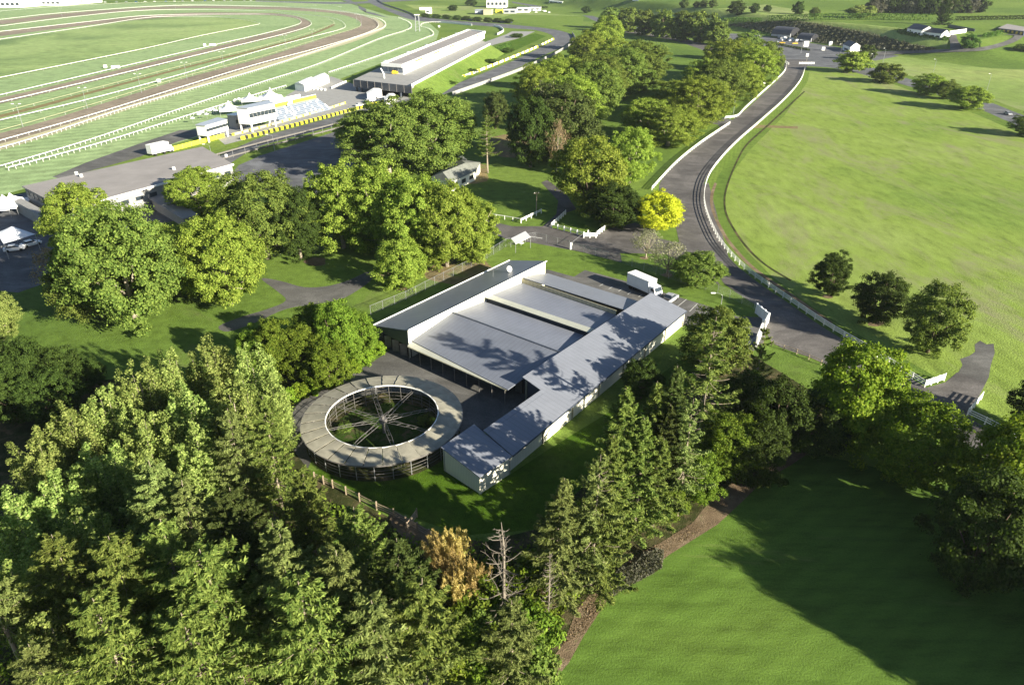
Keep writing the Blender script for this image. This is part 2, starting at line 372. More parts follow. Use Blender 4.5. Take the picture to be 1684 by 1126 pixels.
strip('service_lane', [(-400, 283), (0, 189), (150, 150), (300, 111), (421, 81), (496, 61), (533, 47), (546, 40)], [(-400, 290), (0, 194), (150, 154), (300, 114), (421, 84), (498, 63), (538, 48), (552, 41)], M['worn'], .04, 100)
# circuit, pit lane and car parks
TR_U = [(300, 285), (350, 262), (421, 229), (480, 211), (560, 190), (650, 168), (731, 145), (842, 101), (887, 79), (909, 68), (907, 58), (880, 50), (842, 47), (771, 41), (684, 34), (646, 22), (611, 7), (604, 0), (598, -8)]
TR_L = [(330, 300), (380, 268), (421, 243), (480, 226), (560, 205), (650, 180), (737, 153), (842, 116), (887, 94), (920, 80), (941, 67), (937, 56), (905, 48), (842, 41), (746, 34), (684, 26), (634, 11), (626, 0), (618, -8)]
strip('race_track', TR_U, TR_L, M['track'], .03, 160)
sheet('pit_apron', [(345, 218), (380, 208), (430, 206), (470, 190), (500, 170), (470, 158), (500, 140), (545, 126), (585, 140), (640, 150), (700, 140), (690, 158), (600, 180), (520, 198), (440, 220), (370, 238)], M['concrete'], .02)
sheet('pit_apron', [(600, 150), (640, 137), (790, 72), (832, 57), (842, 52), (880, 52), (858, 62), (812, 74), (765, 97), (680, 145), (650, 165)], M['concrete'], .02)
sheet('car_park', [(372, 300), (392, 272), (428, 256), (560, 214), (640, 205), (640, 240), (560, 310), (500, 345), (430, 310)], M['track'], .02)
sheet('service_yard', [(-200, 360), (0, 326), (48, 316), (90, 345), (150, 330), (250, 320), (330, 280), (372, 290), (300, 360), (120, 400), (112, 430), (84, 462), (30, 481), (0, 478), (-200, 500)], M['track'], .015)
sheet('service_lane', [(86, 291), (140, 268), (230, 236), (296, 214), (322, 214), (330, 222), (290, 234), (230, 258), (170, 275), (100, 294)], M['asphalt2'], .02)
strip('grass_bank', [(672, 150), (760, 104), (842, 68), (880, 55)], [(700, 150), (780, 112), (850, 82), (898, 60)], M['rough'], .02)
strip('service_lane', [(560, 0), (600, 14), (604, 22), (640, 30)], [(575, 0), (588, 8), (592, 16), (616, 22)], M['track'], .025, 20)
# park, roads
RD_L = [(1293, 104), (1288, 122), (1262, 148), (1225, 182), (1190, 208), (1150, 238), (1110, 272), (1085, 302), (1090, 325), (1106, 350), (1113, 380), (1120, 400), (1150, 420), (1175, 440), (1190, 465), (1225, 490), (1258, 515), (1270, 563), (1350, 595), (1460, 655), (1560, 714), (1684, 790), (1850, 900)]
RD_R = [(1324, 108), (1316, 130), (1290, 160), (1245, 200), (1212, 230), (1185, 258), (1163, 290), (1155, 318), (1157, 345), (1170, 380), (1188, 410), (1210, 435), (1228, 450), (1260, 474), (1295, 497), (1330, 522), (1360, 542), (1390, 560), (1430, 582), (1470, 606), (1525, 638), (1600, 690), (1684, 742), (1850, 850)]
strip('main_road', RD_L, RD_R, M['asphalt'], .03, 200)
sheet('side_road', [(800, 362), (842, 372), (893, 372), (915, 352), (918, 330), (890, 300), (900, 296), (930, 318), (948, 344), (925, 352), (905, 374), (975, 390), (1000, 376), (1045, 366), (1072, 376), (1085, 392), (1110, 398), (1140, 402), (1185, 470), (1120, 430), (1095, 418), (1020, 416), (1023, 432), (960, 415), (880, 400), (830, 392), (800, 380)], M['asphalt'], .02)
sheet('side_road', [(1110, 330), (1165, 300), (1200, 430), (1178, 450), (1118, 420), (1094, 400), (1117, 398), (1114, 376)], M['asphalt'], .025)
sheet('side_road', [(1160, 196), (1190, 194), (1215, 200), (1190, 215), (1180, 205), (1160, 202)], M['asphalt2'], .02)
sheet('side_road', [(1228, 205), (1262, 206), (1312, 208), (1312, 212), (1262, 210), (1222, 212)], M['worn'], .025)
sheet('side_road', [(1525, 637), (1550, 632), (1562, 622), (1576, 612), (1583, 600), (1579, 590), (1594, 585), (1604, 578), (1603, 566), (1612, 560), (1622, 566), (1634, 565), (1636, 580), (1630, 598), (1626, 620), (1618, 636), (1608, 655), (1592, 688)], M['asphalt2'], .02)
sheet('side_road', [(1525, 637), (1556, 628), (1574, 612), (1620, 628), (1608, 655), (1592, 688), (1570, 690), (1530, 660)], M['asphalt'], .035)
sheet('car_park', [(893, 447), (900, 443), (944, 455), (962, 444), (1032, 463), (1092, 481), (1180, 508), (1212, 520), (1262, 522), (1264, 535), (1256, 562), (1230, 585), (1190, 560), (1150, 540), (1060, 520), (950, 480)], M['asphalt2'], .02)
sheet('stable_yard', [(466, 690), (478, 668), (510, 645), (560, 625), (612, 596), (642, 575), (600, 552), (640, 545), (700, 560), (900, 600), (900, 650), (830, 700), (790, 712), (760, 740), (740, 760), (690, 720), (560, 700), (520, 740), (506, 770), (486, 745), (470, 720)], M['asphalt2'], .02)
sheet('gravel_path', [(430, 458), (462, 462), (500, 472), (540, 470), (575, 460), (605, 447), (612, 458), (590, 476), (560, 492), (520, 500), (470, 508), (420, 530), (375, 545), (360, 536), (400, 520), (440, 508), (470, 494), (455, 478)], M['asphalt2'], .02, 4)
sheet('stable_lawn', [(500, 775), (560, 770), (700, 765), (740, 745), (800, 805), (900, 740), (1030, 660), (1120, 590), (1160, 600), (1080, 700), (960, 800), (880, 870), (760, 880), (600, 820)], M['rough'], .012)
sheet('paddock', [(1330, 112), (1400, 117), (1440, 128), (1500, 150), (1610, 190), (1684, 222), (1850, 290), (2400, 500), (2300, 900), (1900, 850), (1700, 730), (1612, 670), (1540, 620), (1470, 580), (1400, 545), (1330, 500), (1270, 455), (1225, 410), (1200, 370), (1190, 335), (1200, 290), (1235, 245), (1290, 190), (1318, 150)], M['paddock'], .01)
strip('verge', [(1325, 118), (1320, 134), (1293, 165), (1250, 204), (1216, 234), (1190, 262), (1169, 290), (1161, 318), (1163, 345), (1176, 378), (1194, 408), (1232, 447), (1296, 492), (1362, 537), (1432, 577), (1540, 638)],
      [(1331, 118), (1326, 138), (1302, 165), (1260, 203), (1228, 232), (1203, 262), (1181, 290), (1174, 318), (1177, 345), (1190, 376), (1208, 404), (1246, 442), (1310, 486), (1374, 531), (1442, 571), (1545, 631)], M['lawn'], .02)
strip('drain', [(1175, 300), (1168, 322), (1170, 345), (1182, 374), (1200, 403), (1238, 443), (1300, 487), (1366, 533)], [(1179, 302), (1173, 323), (1175, 345), (1187, 373), (1205, 401), (1242, 440), (1304, 484), (1370, 530)], M['dirt'], .03)
strip('drain', [(1322, 150), (1262, 205), (1228, 236), (1212, 262), (1196, 300), (1190, 330), (1196, 360), (1222, 402), (1256, 435), (1300, 462)], [(1324, 151), (1264, 207), (1230, 238), (1214, 264), (1199, 301), (1193, 330), (1199, 359), (1225, 400), (1258, 433), (1302, 460)], M['forest'], .03)
sheet('mown_field', [(830, 1180), (905, 1120), (952, 1042), (1000, 978), (1100, 905), (1183, 852), (1262, 775), (1325, 742), (1440, 768), (1560, 798), (1700, 840), (1950, 900), (2600, 1500), (1300, 1900), (700, 1500)], M['field'], .01)
sheet('dirt_bank', [(820, 1160), (880, 1118), (925, 1060), (950, 1000), (985, 960), (1040, 915), (1090, 890), (1140, 858), (1170, 820), (1215, 785), (1260, 755), (1320, 728), (1334, 742), (1300, 765), (1255, 790), (1220, 825), (1180, 862), (1100, 912), (1060, 945), (1000, 985), (960, 1045), (935, 1090), (900, 1130), (850, 1180)], M['dirt'], .02)
sheet('forest_floor', [(-700, 1700), (-900, 900), (-200, 700), (0, 640), (150, 625), (250, 620), (410, 635), (480, 640), (505, 770), (600, 830), (700, 880), (800, 890), (880, 870), (960, 800), (1100, 680), (1160, 600), (1215, 570), (1330, 640), (1400, 690), (1330, 740), (1195, 838), (1070, 935), (975, 1018), (905, 1125), (700, 1500)], M['forest'], .008)
sheet('dirt_path', [(640, 842), (668, 850), (700, 868), (760, 895), (770, 915), (740, 935), (690, 905), (650, 870)], M['dirt'], .016, 3)
sheet('leaf_litter', [(430, 615), (500, 600), (500, 640), (470, 670), (430, 650)], M['dirt'], .02, 3)
for cx, cy, rx in ((345, 430, 20), (520, 430, 18), (660, 474, 9), (765, 285, 45), (1098, 452, 9), (1060, 424, 7), (1362, 487, 9), (1440, 531, 14), (850, 240, 50), (760, 445, 60)):
    sheet('bare_patch', [(cx+rx*math.cos(a)*(1+.2*math.sin(3*a+cx)), cy+rx*.4*math.sin(a)) for a in [k*math.pi/8 for k in range(16)]], M['dirt'] if rx < 30 else M['worn'], .018)
# far roads and fields
strip('public_road', [(1150, 50), (1230, 66), (1290, 77), (1380, 95), (1430, 110), (1495, 130), (1620, 166), (1684, 190), (1850, 250), (2100, 345)], [(1150, 60), (1225, 82), (1285, 105), (1370, 112), (1420, 123), (1498, 143), (1608, 179), (1663, 202), (1830, 272), (2070, 385)], M['track'], .025, 140)
sheet('public_road', [(1288, 98), (1330, 98), (1326, 114), (1290, 114)], M['asphalt'], .035)
sheet('sales_yard', [(1190, 44), (1250, 50), (1300, 66), (1400, 81), (1500, 88), (1440, 100), (1380, 95), (1300, 80), (1230, 68), (1190, 60)], M['track'], .03)
strip('park_drive', [(1000, 46), (1060, 53), (1110, 60), (1150, 70), (1180, 80)], [(995, 50), (1060, 58), (1108, 67), (1140, 77), (1170, 88)], M['asphalt'], .02, 40)
strip('far_road', [(842, 3), (900, 12), (960, 22), (1010, 36), (1150, 54)], [(842, 5), (896, 15), (955, 25), (1000, 40), (1150, 58)], M['track'], .02, 40)
strip('far_road', [(420, 1), (560, 4), (640, 0), (700, -2)], [(420, 3), (560, 7), (650, 3), (700, 0)], M['track'], .022, 40)
sheet('hay_paddock', [(1425, 92), (1500, 93), (1600, 90), (1684, 80), (1900, 100), (2100, 300), (1850, 245), (1684, 183), (1620, 160), (1500, 126), (1440, 108)], M['farfield'], .012)
sheet('far_field', [(842, 24), (960, 28), (958, 42), (930, 52), (900, 44), (842, 36)], M['lawn'], .012)
sheet('far_field', [(665, 8), (760, 10), (842, 16), (960, 27), (842, 24), (800, 38), (700, 22)], M['farfield'], .012)
sheet('far_field', [(1000, 20), (1180, 15), (1260, 8), (1330, 20), (1330, 34), (1200, 40), (1000, 34)], M['farfield'], .2, hill=True)
sheet('hill_field', [(1262, 36), (1330, 36), (1420, 41), (1480, 47), (1500, 60), (1560, 66), (1556, 80), (1500, 78), (1440, 62), (1380, 47), (1320, 36)], M['farfield'], .3, hill=True)
sheet('garden_lawn', [(1560, 38), (1620, 38), (1640, 48), (1600, 56), (1560, 46)], M['lawn'], .3, hill=True)
sheet('garden_lawn', [(1612, 66), (1656, 60), (1660, 65), (1640, 76), (1612, 80)], M['lawn'], .3, hill=True)
strip('driveway', [(1440, 86), (1500, 84), (1560, 82), (1612, 79), (1650, 70), (1668, 60), (1650, 58)], [(1440, 92), (1500, 89), (1560, 87), (1620, 84), (1665, 72), (1684, 60), (1690, 56)], M['asphalt2'], .35, 60, hill=True)
strip('driveway', [(1562, 84), (1562, 70), (1556, 58)], [(1588, 84), (1576, 70), (1572, 58)], M['asphalt2'], .38, 20, hill=True)
# painted stall lines
for i, (a, b) in enumerate([((992, 467), (986, 470)), ((1008, 471), (1001, 475)), ((1023, 475), (1017, 479)), ((1038, 480), (1032, 484)), ((1056, 484), (1050, 488)), ((1129, 492), (1114, 504)), ((1147, 499), (1134, 512)), ((1167, 507), (1156, 517))]):
    line('stall_line', [a, b], .12, M['paint'], .03)
line('road_line', [(868, 388), (880, 390), (892, 392), (868, 391)][:3], .35, M['paint'], .03)
# ------------------------------------------------------------------ trees
def leaf_mesh(name, P, N, size, asp=1.0, rng=None, var=.35, ax=None):
    n = len(P); N = N/np.maximum(1e-6, np.linalg.norm(N, axis=1))[:, None]
    R = rng.normal(size=(n, 3)); U = np.cross(N, R) if ax is None else ax-N*(ax*N).sum(1)[:, None]; U /= np.maximum(1e-6, np.linalg.norm(U, axis=1))[:, None]; V = np.cross(N, U)
    s = size*(1+var*rng.uniform(-1, 1, n))[:, None]/2
    A = U*s*asp; B = V*s
    q = np.stack([P-A, P-B*.8+N*s*.25, P+A, P+B*.8+N*s*.25], 1).reshape(-1, 3)
    me = bpy.data.meshes.new(name); me.vertices.add(4*n); me.vertices.foreach_set('co', q.ravel().astype(np.float32))
    me.loops.add(4*n); me.loops.foreach_set('vertex_index', np.arange(4*n, dtype=np.int32))
    me.polygons.add(n); me.polygons.foreach_set('loop_start', np.arange(0, 4*n, 4, dtype=np.int32))
    me.update(calc_edges=True); return me
def sph(rng, n):
    d = rng.normal(size=(n, 3)); return d/np.linalg.norm(d, axis=1)[:, None]
def broadleaf(seed, h, R, z0=.18, ncl=90, nl=210, leaf=.42, rc=(.15, .25), up=1.0, top=.95, flatb=1.0, stem=.22, lump=.2):
    """tall leafy crown made of many leaf clusters; returns trunk mesh, crown mesh"""
    rng = np.random.default_rng(seed); Rz = h*(1-z0)/2; zc = h*z0+Rz
    d = sph(rng, ncl); d[:, 2] = np.where(d[:, 2] < -.2, d[:, 2]*flatb, d[:, 2]); low = d[:, 2] < .1
    ph = rng.uniform(0, 6.28, 4); az = np.arctan2(d[:, 1], d[:, 0])
    env = 1+lump*np.sin(3*az+ph[0])*np.cos(2.3*d[:, 2]+ph[1])+lump*.7*np.sin(5*az+ph[2]+3*d[:, 2])
    r = (1-.45*rng.uniform(0, 1, ncl)**2.2)*env*.9; r[low] *= 1+.18*rng.uniform(size=low.sum())
    C = np.c_[d[:, 0]*R*r, d[:, 1]*R*r, zc+d[:, 2]*Rz*r*top]
    rr = R*rng.uniform(rc[0], rc[1], ncl)
    idx = np.repeat(np.arange(ncl), nl); dd = sph(rng, len(idx)); dd[:, 2] = np.abs(dd[:, 2])*.95-.25
    rad = rr[idx]*(.45+.6*rng.uniform(0, 1, len(idx))**.6)
    P = C[idx]+dd*rad[:, None]*np.array([1, 1, .85*up]); P += rng.normal(size=P.shape)*rr[idx][:, None]*.16
    sk = rng.uniform(size=len(idx)) < .05      # stray sprays that break the outline
    P[sk] += dd[sk]*rr[idx][sk, None]*.5
    out = (C[idx]-np.array([0, 0, zc]))/np.array([R, R, Rz])
    N = dd*.6+out*.55+rng.normal(size=P.shape)*.5+np.array([0, 0, .25])
    crown = leaf_mesh('crown', P, N, leaf, 1.15, rng)
    mb = MB(); tr = max(.12, R*.055)
    zt = h*stem; mb.tube([(0, 0, -.3), (0, 0, zt*.5), (R*.02, R*.01, zt), (R*.03, R*.03, h*.7)], [tr*1.35, tr, tr*.8, tr*.2], 7)
    for k in rng.choice(ncl, min(ncl, 16), replace=False):
        c = C[k]; z = zt*(.7+.5*rng.uniform()); m = (c*.5)+np.array([0, 0, z*.5]); m[2] -= R*.05
        mb.tube([(0, 0, z*.85), tuple(m), tuple(c)], [tr*.5, tr*.28, tr*.08], 5)
    return mb, crown
def plume_tree(seed, h, R, z0=.12, nst=18, leaf=.28):
    """poplar: a bunch of upright leafy plumes"""
    rng = np.random.default_rng(seed); Ps = []; Ns = []; mb = MB(); tr = .22
    mb.tube([(0, 0, -.3), (0, 0, h*.4), (.1, 0, h*.7)], [tr*1.3, tr, .05], 6)
    for k in range(nst):
        a = rng.uniform(0, 6.28); q = math.sqrt(rng.uniform(0, 1)); x, y = R*.72*q*math.cos(a), R*.72*q*math.sin(a)
        zt = h*(1-.3*q*q)*rng.uniform(.8, 1.0); zb = h*z0+R*.3*q
        mb.tube([(0, 0, max(.3, zb-1)), (x*.7, y*.7, (zb+zt)*.42), (x*1.05, y*1.05, zt*.9)], [.07, .045, .015], 4)
        nseg = 11
        for j in range(nseg):
            t = (j+.5)/nseg; z = zb+(zt-zb)*t; r = R*.30*(1-.72*t**2.2)*rng.uniform(.75, 1.2)
            n = int(125*(1-.45*t)); dd = sph(rng, n); c = np.array([x*(.7+.35*t)+rng.normal()*.18*R*.4, y*(.7+.35*t)+rng.normal()*.18*R*.4, z])
            Ps.append(c+dd*r*np.array([1, 1, 1.25])*rng.uniform(.5, 1.08, (n, 1))); Ns.append(dd*.8+np.array([x/R, y/R, .35])*.6+rng.normal(size=(n, 3))*.45)
    P = np.concatenate(Ps); N = np.concatenate(Ns); return mb, leaf_mesh('crown', P, N, leaf, 1.05, rng)
def conifer(seed, h, R, z0=.16, whorl=.8, leaf=.36, bare=.0, dens=1.0, droop=.12, slim=.62, tuft=34, stem=.0125):
    rng = np.random.default_rng(seed); mb = MB(); tr = stem*h; bend = rng.normal(size=2)*.25
    cx = lambda z: (bend[0]*math.sin(z/h*3), bend[1]*math.sin(z/h*2.5))
    mb.tube([(*cx(z), z) for z in np.linspace(-.3 if True else 0, h, 9)], [max(.022, tr*(1.2-1.22*z/h)) for z in np.linspace(0, h, 9)], 7)
    Ps = []; Ns = []; As = []; z = h*z0
    while z < h*.985:
        t = (z-h*z0)/(h*(1-z0)); nb = rng.integers(4, 7); a0 = rng.uniform(0, 6.28)
        for b in range(nb):
            a = a0+b*6.28/nb+rng.normal()*.25; L = R*((1-t)**slim*(.42+.72*rng.uniform())+.06); L *= (.75+.25*math.sin(t*9+seed))if rng.uniform() < .5 else 1
            rise = L*(.22*t+.06); dirv = np.array([math.cos(a), math.sin(a), 0]); x0, y0 = cx(z)
            zz = z+rng.normal()*.12; s = np.linspace(0, 1, 6); pts = np.c_[x0+dirv[0]*L*s, y0+dirv[1]*L*s, zz+rise*s-droop*L*np.sin(s*3.0)+.10*L*s**3]
            mb.tube([tuple(p) for p in pts[::1][:5]], [.022+.02*(1-t)*k for k in (2.2, 1.8, 1.3, .8, .4)], 3)
            if rng.uniform() < bare: continue
            n = int(dens*tuft*(.35+L/R*1.3)); u = .2+.84*rng.uniform(size=n)**.8; sd_ = rng.normal(size=n)*.17*L*np.clip(1.15-u, .12, 1)
            base = np.c_[np.interp(u, s, pts[:, 0]), np.interp(u, s, pts[:, 1]), np.interp(u, s, pts[:, 2])]; base[u > 1] += dirv*L*.03
            lat = np.array([-dirv[1], dirv[0], 0]); As.append(dirv*.8+lat*np.sign(sd_)[:, None]*.7+rng.normal(size=(n, 3))*.3+np.array([0, 0, -.1])); P = base+lat*sd_[:, None]+np.c_[np.zeros(n), np.zeros(n), -np.abs(sd_)*.25+rng.normal(size=n)*.12]
            Ps.append(P); Ns.append(rng.normal(size=(n, 3))*.55+np.array([0, 0, .6])+dirv*.35)
        z += whorl*rng.uniform(.7, 1.3)*(1-.35*t)
    P = np.concatenate(Ps); N = np.concatenate(Ns); return mb, leaf_mesh('crown', P, N, leaf, 2.7, rng, .4, np.concatenate(As))
def dead_tree(seed, h, R, rise=.3):
    rng = np.random.default_rng(seed); mb = MB(); top = MB()
    mb.tube([(0, 0, -.3), (.15, 0, h*.4), (.1, .2, h*.75), (-.4, .1, h)], [.3, .2, .12, .03], 7)
    z = h*.22
    while z < h*.97:
        for b in range(rng.integers(2, 5)):
            a = rng.uniform(0, 6.28); L = R*(1.05-z/h)*rng.uniform(.6, 1.2)+.4; d = Vector((math.cos(a), math.sin(a), 0)); s = [0, .3, .6, .85, 1]
            pts = [Vector((0, 0, z))+d*(L*q)+Vector((rng.normal()*.1, rng.normal()*.1, L*rise*q*q-.05*L*math.sin(q*3))) for q in s]
            top.tube(pts, [.07, .055, .04, .025, .01], 4)
            for q in range(3):
                p = pts[1+q]; a2 = a+rng.choice([-1, 1])*rng.uniform(.5, .9); top.tube([p, p+Vector((math.cos(a2), math.sin(a2), .35))*L*.22], [.025, .008], 3)
        z += h*.045
    return mb, top
def wisp(seed, h, R):
    rng = np.random.default_rng(seed); mb = MB(); n = 5200; a = rng.uniform(0, 6.28, n); q = np.sqrt(rng.uniform(0, 1, n)); k = rng.integers(0, 26, n)
    ka, kq = rng.uniform(0, 6.28, 26), np.sqrt(rng.uniform(0, 1, 26)); kh = rng.uniform(.65, 1, 26); t = rng.uniform(.05, 1, n)
    x = R*kq[k]*np.cos(ka[k])*(.5+.6*t)+rng.normal(size=n)*.32*(1.3-t); y = R*kq[k]*np.sin(ka[k])*(.5+.6*t)+rng.normal(size=n)*.32*(1.3-t)
    P = np.c_[x, y, h*kh[k]*t]; ax = np.c_[rng.normal(size=(n, 2))*.25, np.ones(n)]
    for i in range(26): mb.tube([(0, 0, -.1), (R*kq[i]*math.cos(ka[i]), R*kq[i]*math.sin(ka[i]), h*kh[i]*.85)], [.03, .012], 3)
    return mb, leaf_mesh('crown', P, rng.normal(size=(n, 3))+np.array([.5, -.4, 0]), .09, 4.5, rng, .4, ax)
LIB = {}
def base_tree(kind, mk, n, h, R, leafm, bark, **k):
    for i in range(n):
        mb, cr_ = mk(100*len(LIB)+i*7+3, h, R, **k); t = mb.build('trunk_src', bark, smooth=True); tm = t.data; bpy.data.objects.remove(t); tm.name = kind+'_trunk'
        if isinstance(cr_, MB): c = cr_.build('c', leafm); cm = c.data; bpy.data.objects.remove(c)
        else: cm = cr_; cm.materials.append(leafm)
        cm.name = kind+'_crown'; LIB.setdefault(kind, []).append((tm, cm, h, R))
base_tree('plane', broadleaf, 3, 18, 8, M['l_plane'], M['bark'], ncl=430, nl=150, leaf=.29, z0=.02, rc=(.07, .16), lump=.13)
base_tree('round', broadleaf, 3, 10, 4.6, M['l_plane2'], M['barkd'], ncl=270, nl=130, leaf=.22, z0=.02, rc=(.09, .19), lump=.14)
base_tree('poplar', plume_tree, 3, 17, 4.6, M['l_silver'], M['bark'])
base_tree('pine', conifer, 5, 20, 5.2, M['l_pine'], M['deadwood'], dens=6, leaf=.15)
base_tree('sparse', conifer, 3, 22, 4.2, M['l_pine'], M['deadwood'], bare=.3, dens=4, z0=.34, leaf=.17, whorl=.9)
base_tree('spire', conifer, 4, 21, 4.3, M['l_pine'], M['deadwood'], dens=4.6, leaf=.155, slim=.9, whorl=.72, z0=.1)
base_tree('bole', conifer, 2, 20, 5, M['l_pine'], M['deadwood'], dens=5, leaf=.17, z0=.4, stem=.0165)
base_tree('wisp', wisp, 2, 5, 1.8, M['l_orange'], M['deadwood'])
base_tree('dead', dead_tree, 1, 18, 5.5, M['deadgrey'], M['deadgrey'])
base_tree('shrub', broadleaf, 3, 3.6, 2.3, M['l_shrub'], M['barkd'], ncl=45, nl=120, leaf=.26, z0=.0, rc=(.2, .34), flatb=1)
base_tree('tiny', broadleaf, 3, 10, 5, M['l_plane2'], M['barkd'], ncl=120, nl=70, leaf=.55, z0=.02, rc=(.14, .24))
base_tree('thin', broadleaf, 2, 8, 4, M['l_grey'], M['bark'], ncl=60, nl=34, leaf=.24, z0=.2, rc=(.16, .3))
base_tree('cone', conifer, 1, 22, 6, M['l_dark'], M['barkd'], dens=3.2, leaf=.3, whorl=.8, z0=.02)
TR = random.Random(5)
def tree(kind, loc, h, wid, name, label, cat='tree', group=None, lm=None, rot=None, lean=0):
    tm, cm, h0, R0 = TR.choice(LIB[kind]); s = wid/2/R0
    e = empty(name, loc, 0, label=label, cat=cat, group=group); e.scale = (s, s, h/h0); e.rotation_euler = (lean*TR.uniform(-1, 1), lean*TR.uniform(-1, 1), TR.uniform(0, 6.28) if rot is None else rot)
    t = link('trunk', tm, e); c = link('crown', cm, e)
    if lm: c.material_slots[0].link = 'OBJECT'; c.material_slots[0].material = M[lm]
    return e
def tb(kind, bx, by, ty, wpx, name, label, group=None, lm=None, cat='tree', hill=False):   # base pixel, top row, width in pixels
    p = gat(bx, by) if hill else at(bx, by); s = scale_at(p); h = hgt(p, ty)
    return tree(kind, p, max(.8, h), wpx/s, name, label, cat, group, lm)
def tt(kind, tx, ty, h, wid, name, label, group=None, lm=None, cat='tree', lean=.02):        # top pixel, height and width in metres
    q = at(tx, ty, h); return tree(kind, (q.x, q.y, 0), h, wid, name, label, cat, group, lm, None, lean)
def ordn(i): return ['first', 'second', 'third', 'fourth', 'fifth', 'sixth', 'seventh', 'eighth', 'ninth', 'tenth', 'eleventh', 'twelfth', 'thirteenth', 'fourteenth', 'fifteenth', 'sixteenth', 'seventeenth', 'eighteenth', 'nineteenth', 'twentieth', 'twenty-first', 'twenty-second'][i]
# silver poplars, lower left (from the right-hand top of the grove to the left edge)
g = 'silvery poplars massed at the left'
pops = [(405, 556, 15, 8), (335, 545, 16, 8.5), (268, 556, 15, 8), (215, 578, 15, 8), (440, 600, 13, 7), (372, 612, 15, 8), (300, 622, 15, 8.5), (160, 618, 15, 8), (225, 655, 15, 8.5), (100, 655, 14, 8), (40, 690, 14, 8), (310, 690, 14, 7.5), (150, 715, 14, 8.5), (70, 770, 14, 8), (225, 745, 13, 7.5), (5, 800, 14, 8), (130, 830, 13, 7.5), (20, 905, 13, 7.5), (60, 985, 12, 6.5)]
for i, (x, y, h, wd) in enumerate(pops):
    tt('poplar', x, y, h, wd, 'poplar_tree', 'silvery green poplar, %s from the walker end of the grove' % ordn(i), g)
# conifers of the foreground wood
g0 = g = 'conifers in the foreground wood'
cons = [('pine', 428, 655, 17, 7.5, 'slender pine with bare pale trunk beside the round yard, left of it'), ('pine', 372, 668, 16, 7, 'olive pine between the poplars and the round yard'),
 ('pine', 238, 760, 18, 9, 'tall pine with pale trunk showing, in front of the poplars'), ('pine', 305, 790, 17, 9, 'broad pine just right of the tall pale-trunked pine'),
 ('pine', 380, 800, 17, 9, 'grey green pine left of the antler-like dead branches'), ('pine', 80, 880, 16, 8.5, 'pine among the poplars near the left edge'),
 ('pine', 170, 885, 17, 8.5, 'pine with thin light trunk near the left, ahead of the poplars'), ('pine', 255, 850, 18, 9, 'yellow green pine with long bare pale stem in the lower left wood'),
 ('bole', 335, 900, 18, 10, 'wide feathery pine above the thick pale trunk, lower left'), ('pine', 455, 880, 17, 9, 'dusky pine in the middle of the lower left wood'),
 ('pine', 500, 780, 13, 7.5, 'light green pine overhanging the rail fence by the round yard'), ('pine', 585, 830, 15, 8, 'blue green pine in front of the timber fence'),
 ('bole', 480, 960, 18, 9, 'pine in the bottom centre-left with brown inner twigs'), ('pine', 545, 905, 17, 9, 'full pine below the timber fence corner'),
 ('pine', 650, 885, 16, 8.5, 'pine with kinked bare leader left of the orange brush'), ('pine', 690, 950, 17, 9.5, 'deep green pine below the orange brush'),
 ('bole', 615, 985, 16, 8.5, 'pine at the bottom centre, left of the bright shrubs'), ('bole', 150, 985, 17, 9, 'pine low in the left corner beside the cut trunk'),
 ('bole', 290, 1010, 16, 9, 'pine at the bottom edge between the two thick trunks'), ('pine', 40, 1060, 12, 6, 'yellow green pine at the bottom left corner'),
 ('pine', 845, 985, 12, 6, 'thin pine right below the bare tree')]
for k, x, y, h, wd, lb in cons: tt(k, x, y, h, wd*1.25, 'pine_tree', lb, g, TR.choice(['l_pine', 'l_pine', 'l_pine2', 'l_pine', 'l_olive']))
g = 'conifers between the stables and the mown field'
for k, x, y, h, wd, lb, lm in [('pine', 930, 785, 16, 6.8, 'pale green conifer standing nearest the shed corner', 'l_pine2'), ('sparse', 985, 745, 18, 5.5, 'half-bare conifer with curled dead boughs, right of the pale one', 'l_pine2'),
 ('pine', 1035, 640, 19, 9, 'dark broad conifer rising in front of the cream wall', 'l_pine'), ('pine', 1078, 628, 18, 7, 'conifer with bare pale leader behind the dark broad one', 'l_pine'),
 ('pine', 1120, 600, 20, 7.5, 'rust tinged conifer beside the tall pale-trunked one', 'l_olive'), ('sparse', 1183, 520, 21, 8.5, 'tallest conifer with long bare pale trunk by the entrance', 'l_pine'),
 ('sparse', 1140, 655, 17, 5, 'gaunt conifer with dead side branches left of the tallest', 'l_pine2'), ('sparse', 1258, 535, 14, 3.6, 'narrow conifer rising in front of the white entrance wall', 'l_pine'),
 ('pine', 1000, 800, 14, 6, 'conifer over the brush heap at the field edge', 'l_pine'), ('pine', 1090, 720, 13, 6, 'mid green conifer leaning over the dirt bank', 'l_pine'), ('pine', 1060, 690, 16, 6.5, 'dense conifer in the core of the belt, below the dark broad one', 'l_pine'), ('pine', 1012, 715, 16, 6.5, 'dense conifer between the half-bare one and the cream wall', 'l_pine'), ('pine', 1105, 665, 16, 6.5, 'dense dusky conifer left below the rust tinged one', 'l_olive'), ('pine', 962, 830, 12, 4.5, 'short conifer left of the brush heap', 'l_pine2')]:
    tt('spire' if k == 'pine' else k, x, y, h, wd*1.32, 'conifer_tree', lb, g, lm)
for bx, by, ty, wd, lb in [(50, 1122, 900, 130, 'pine with thick bare pale bole at the bottom left corner'), (567, 1104, 905, 120, 'pine with short bare pale bole left of the bottom centre'), (492, 1075, 860, 110, 'pine with dark bare bole between the two pale ones')]: tb('bole', bx, by, ty, wd, 'pine_tree', lb, g0, 'l_pine2')
tt('dead', 828, 862, 13, 9, 'dead_tree', 'bare grey dead tree with curved branches beside the orange brush', None, cat='dead tree')
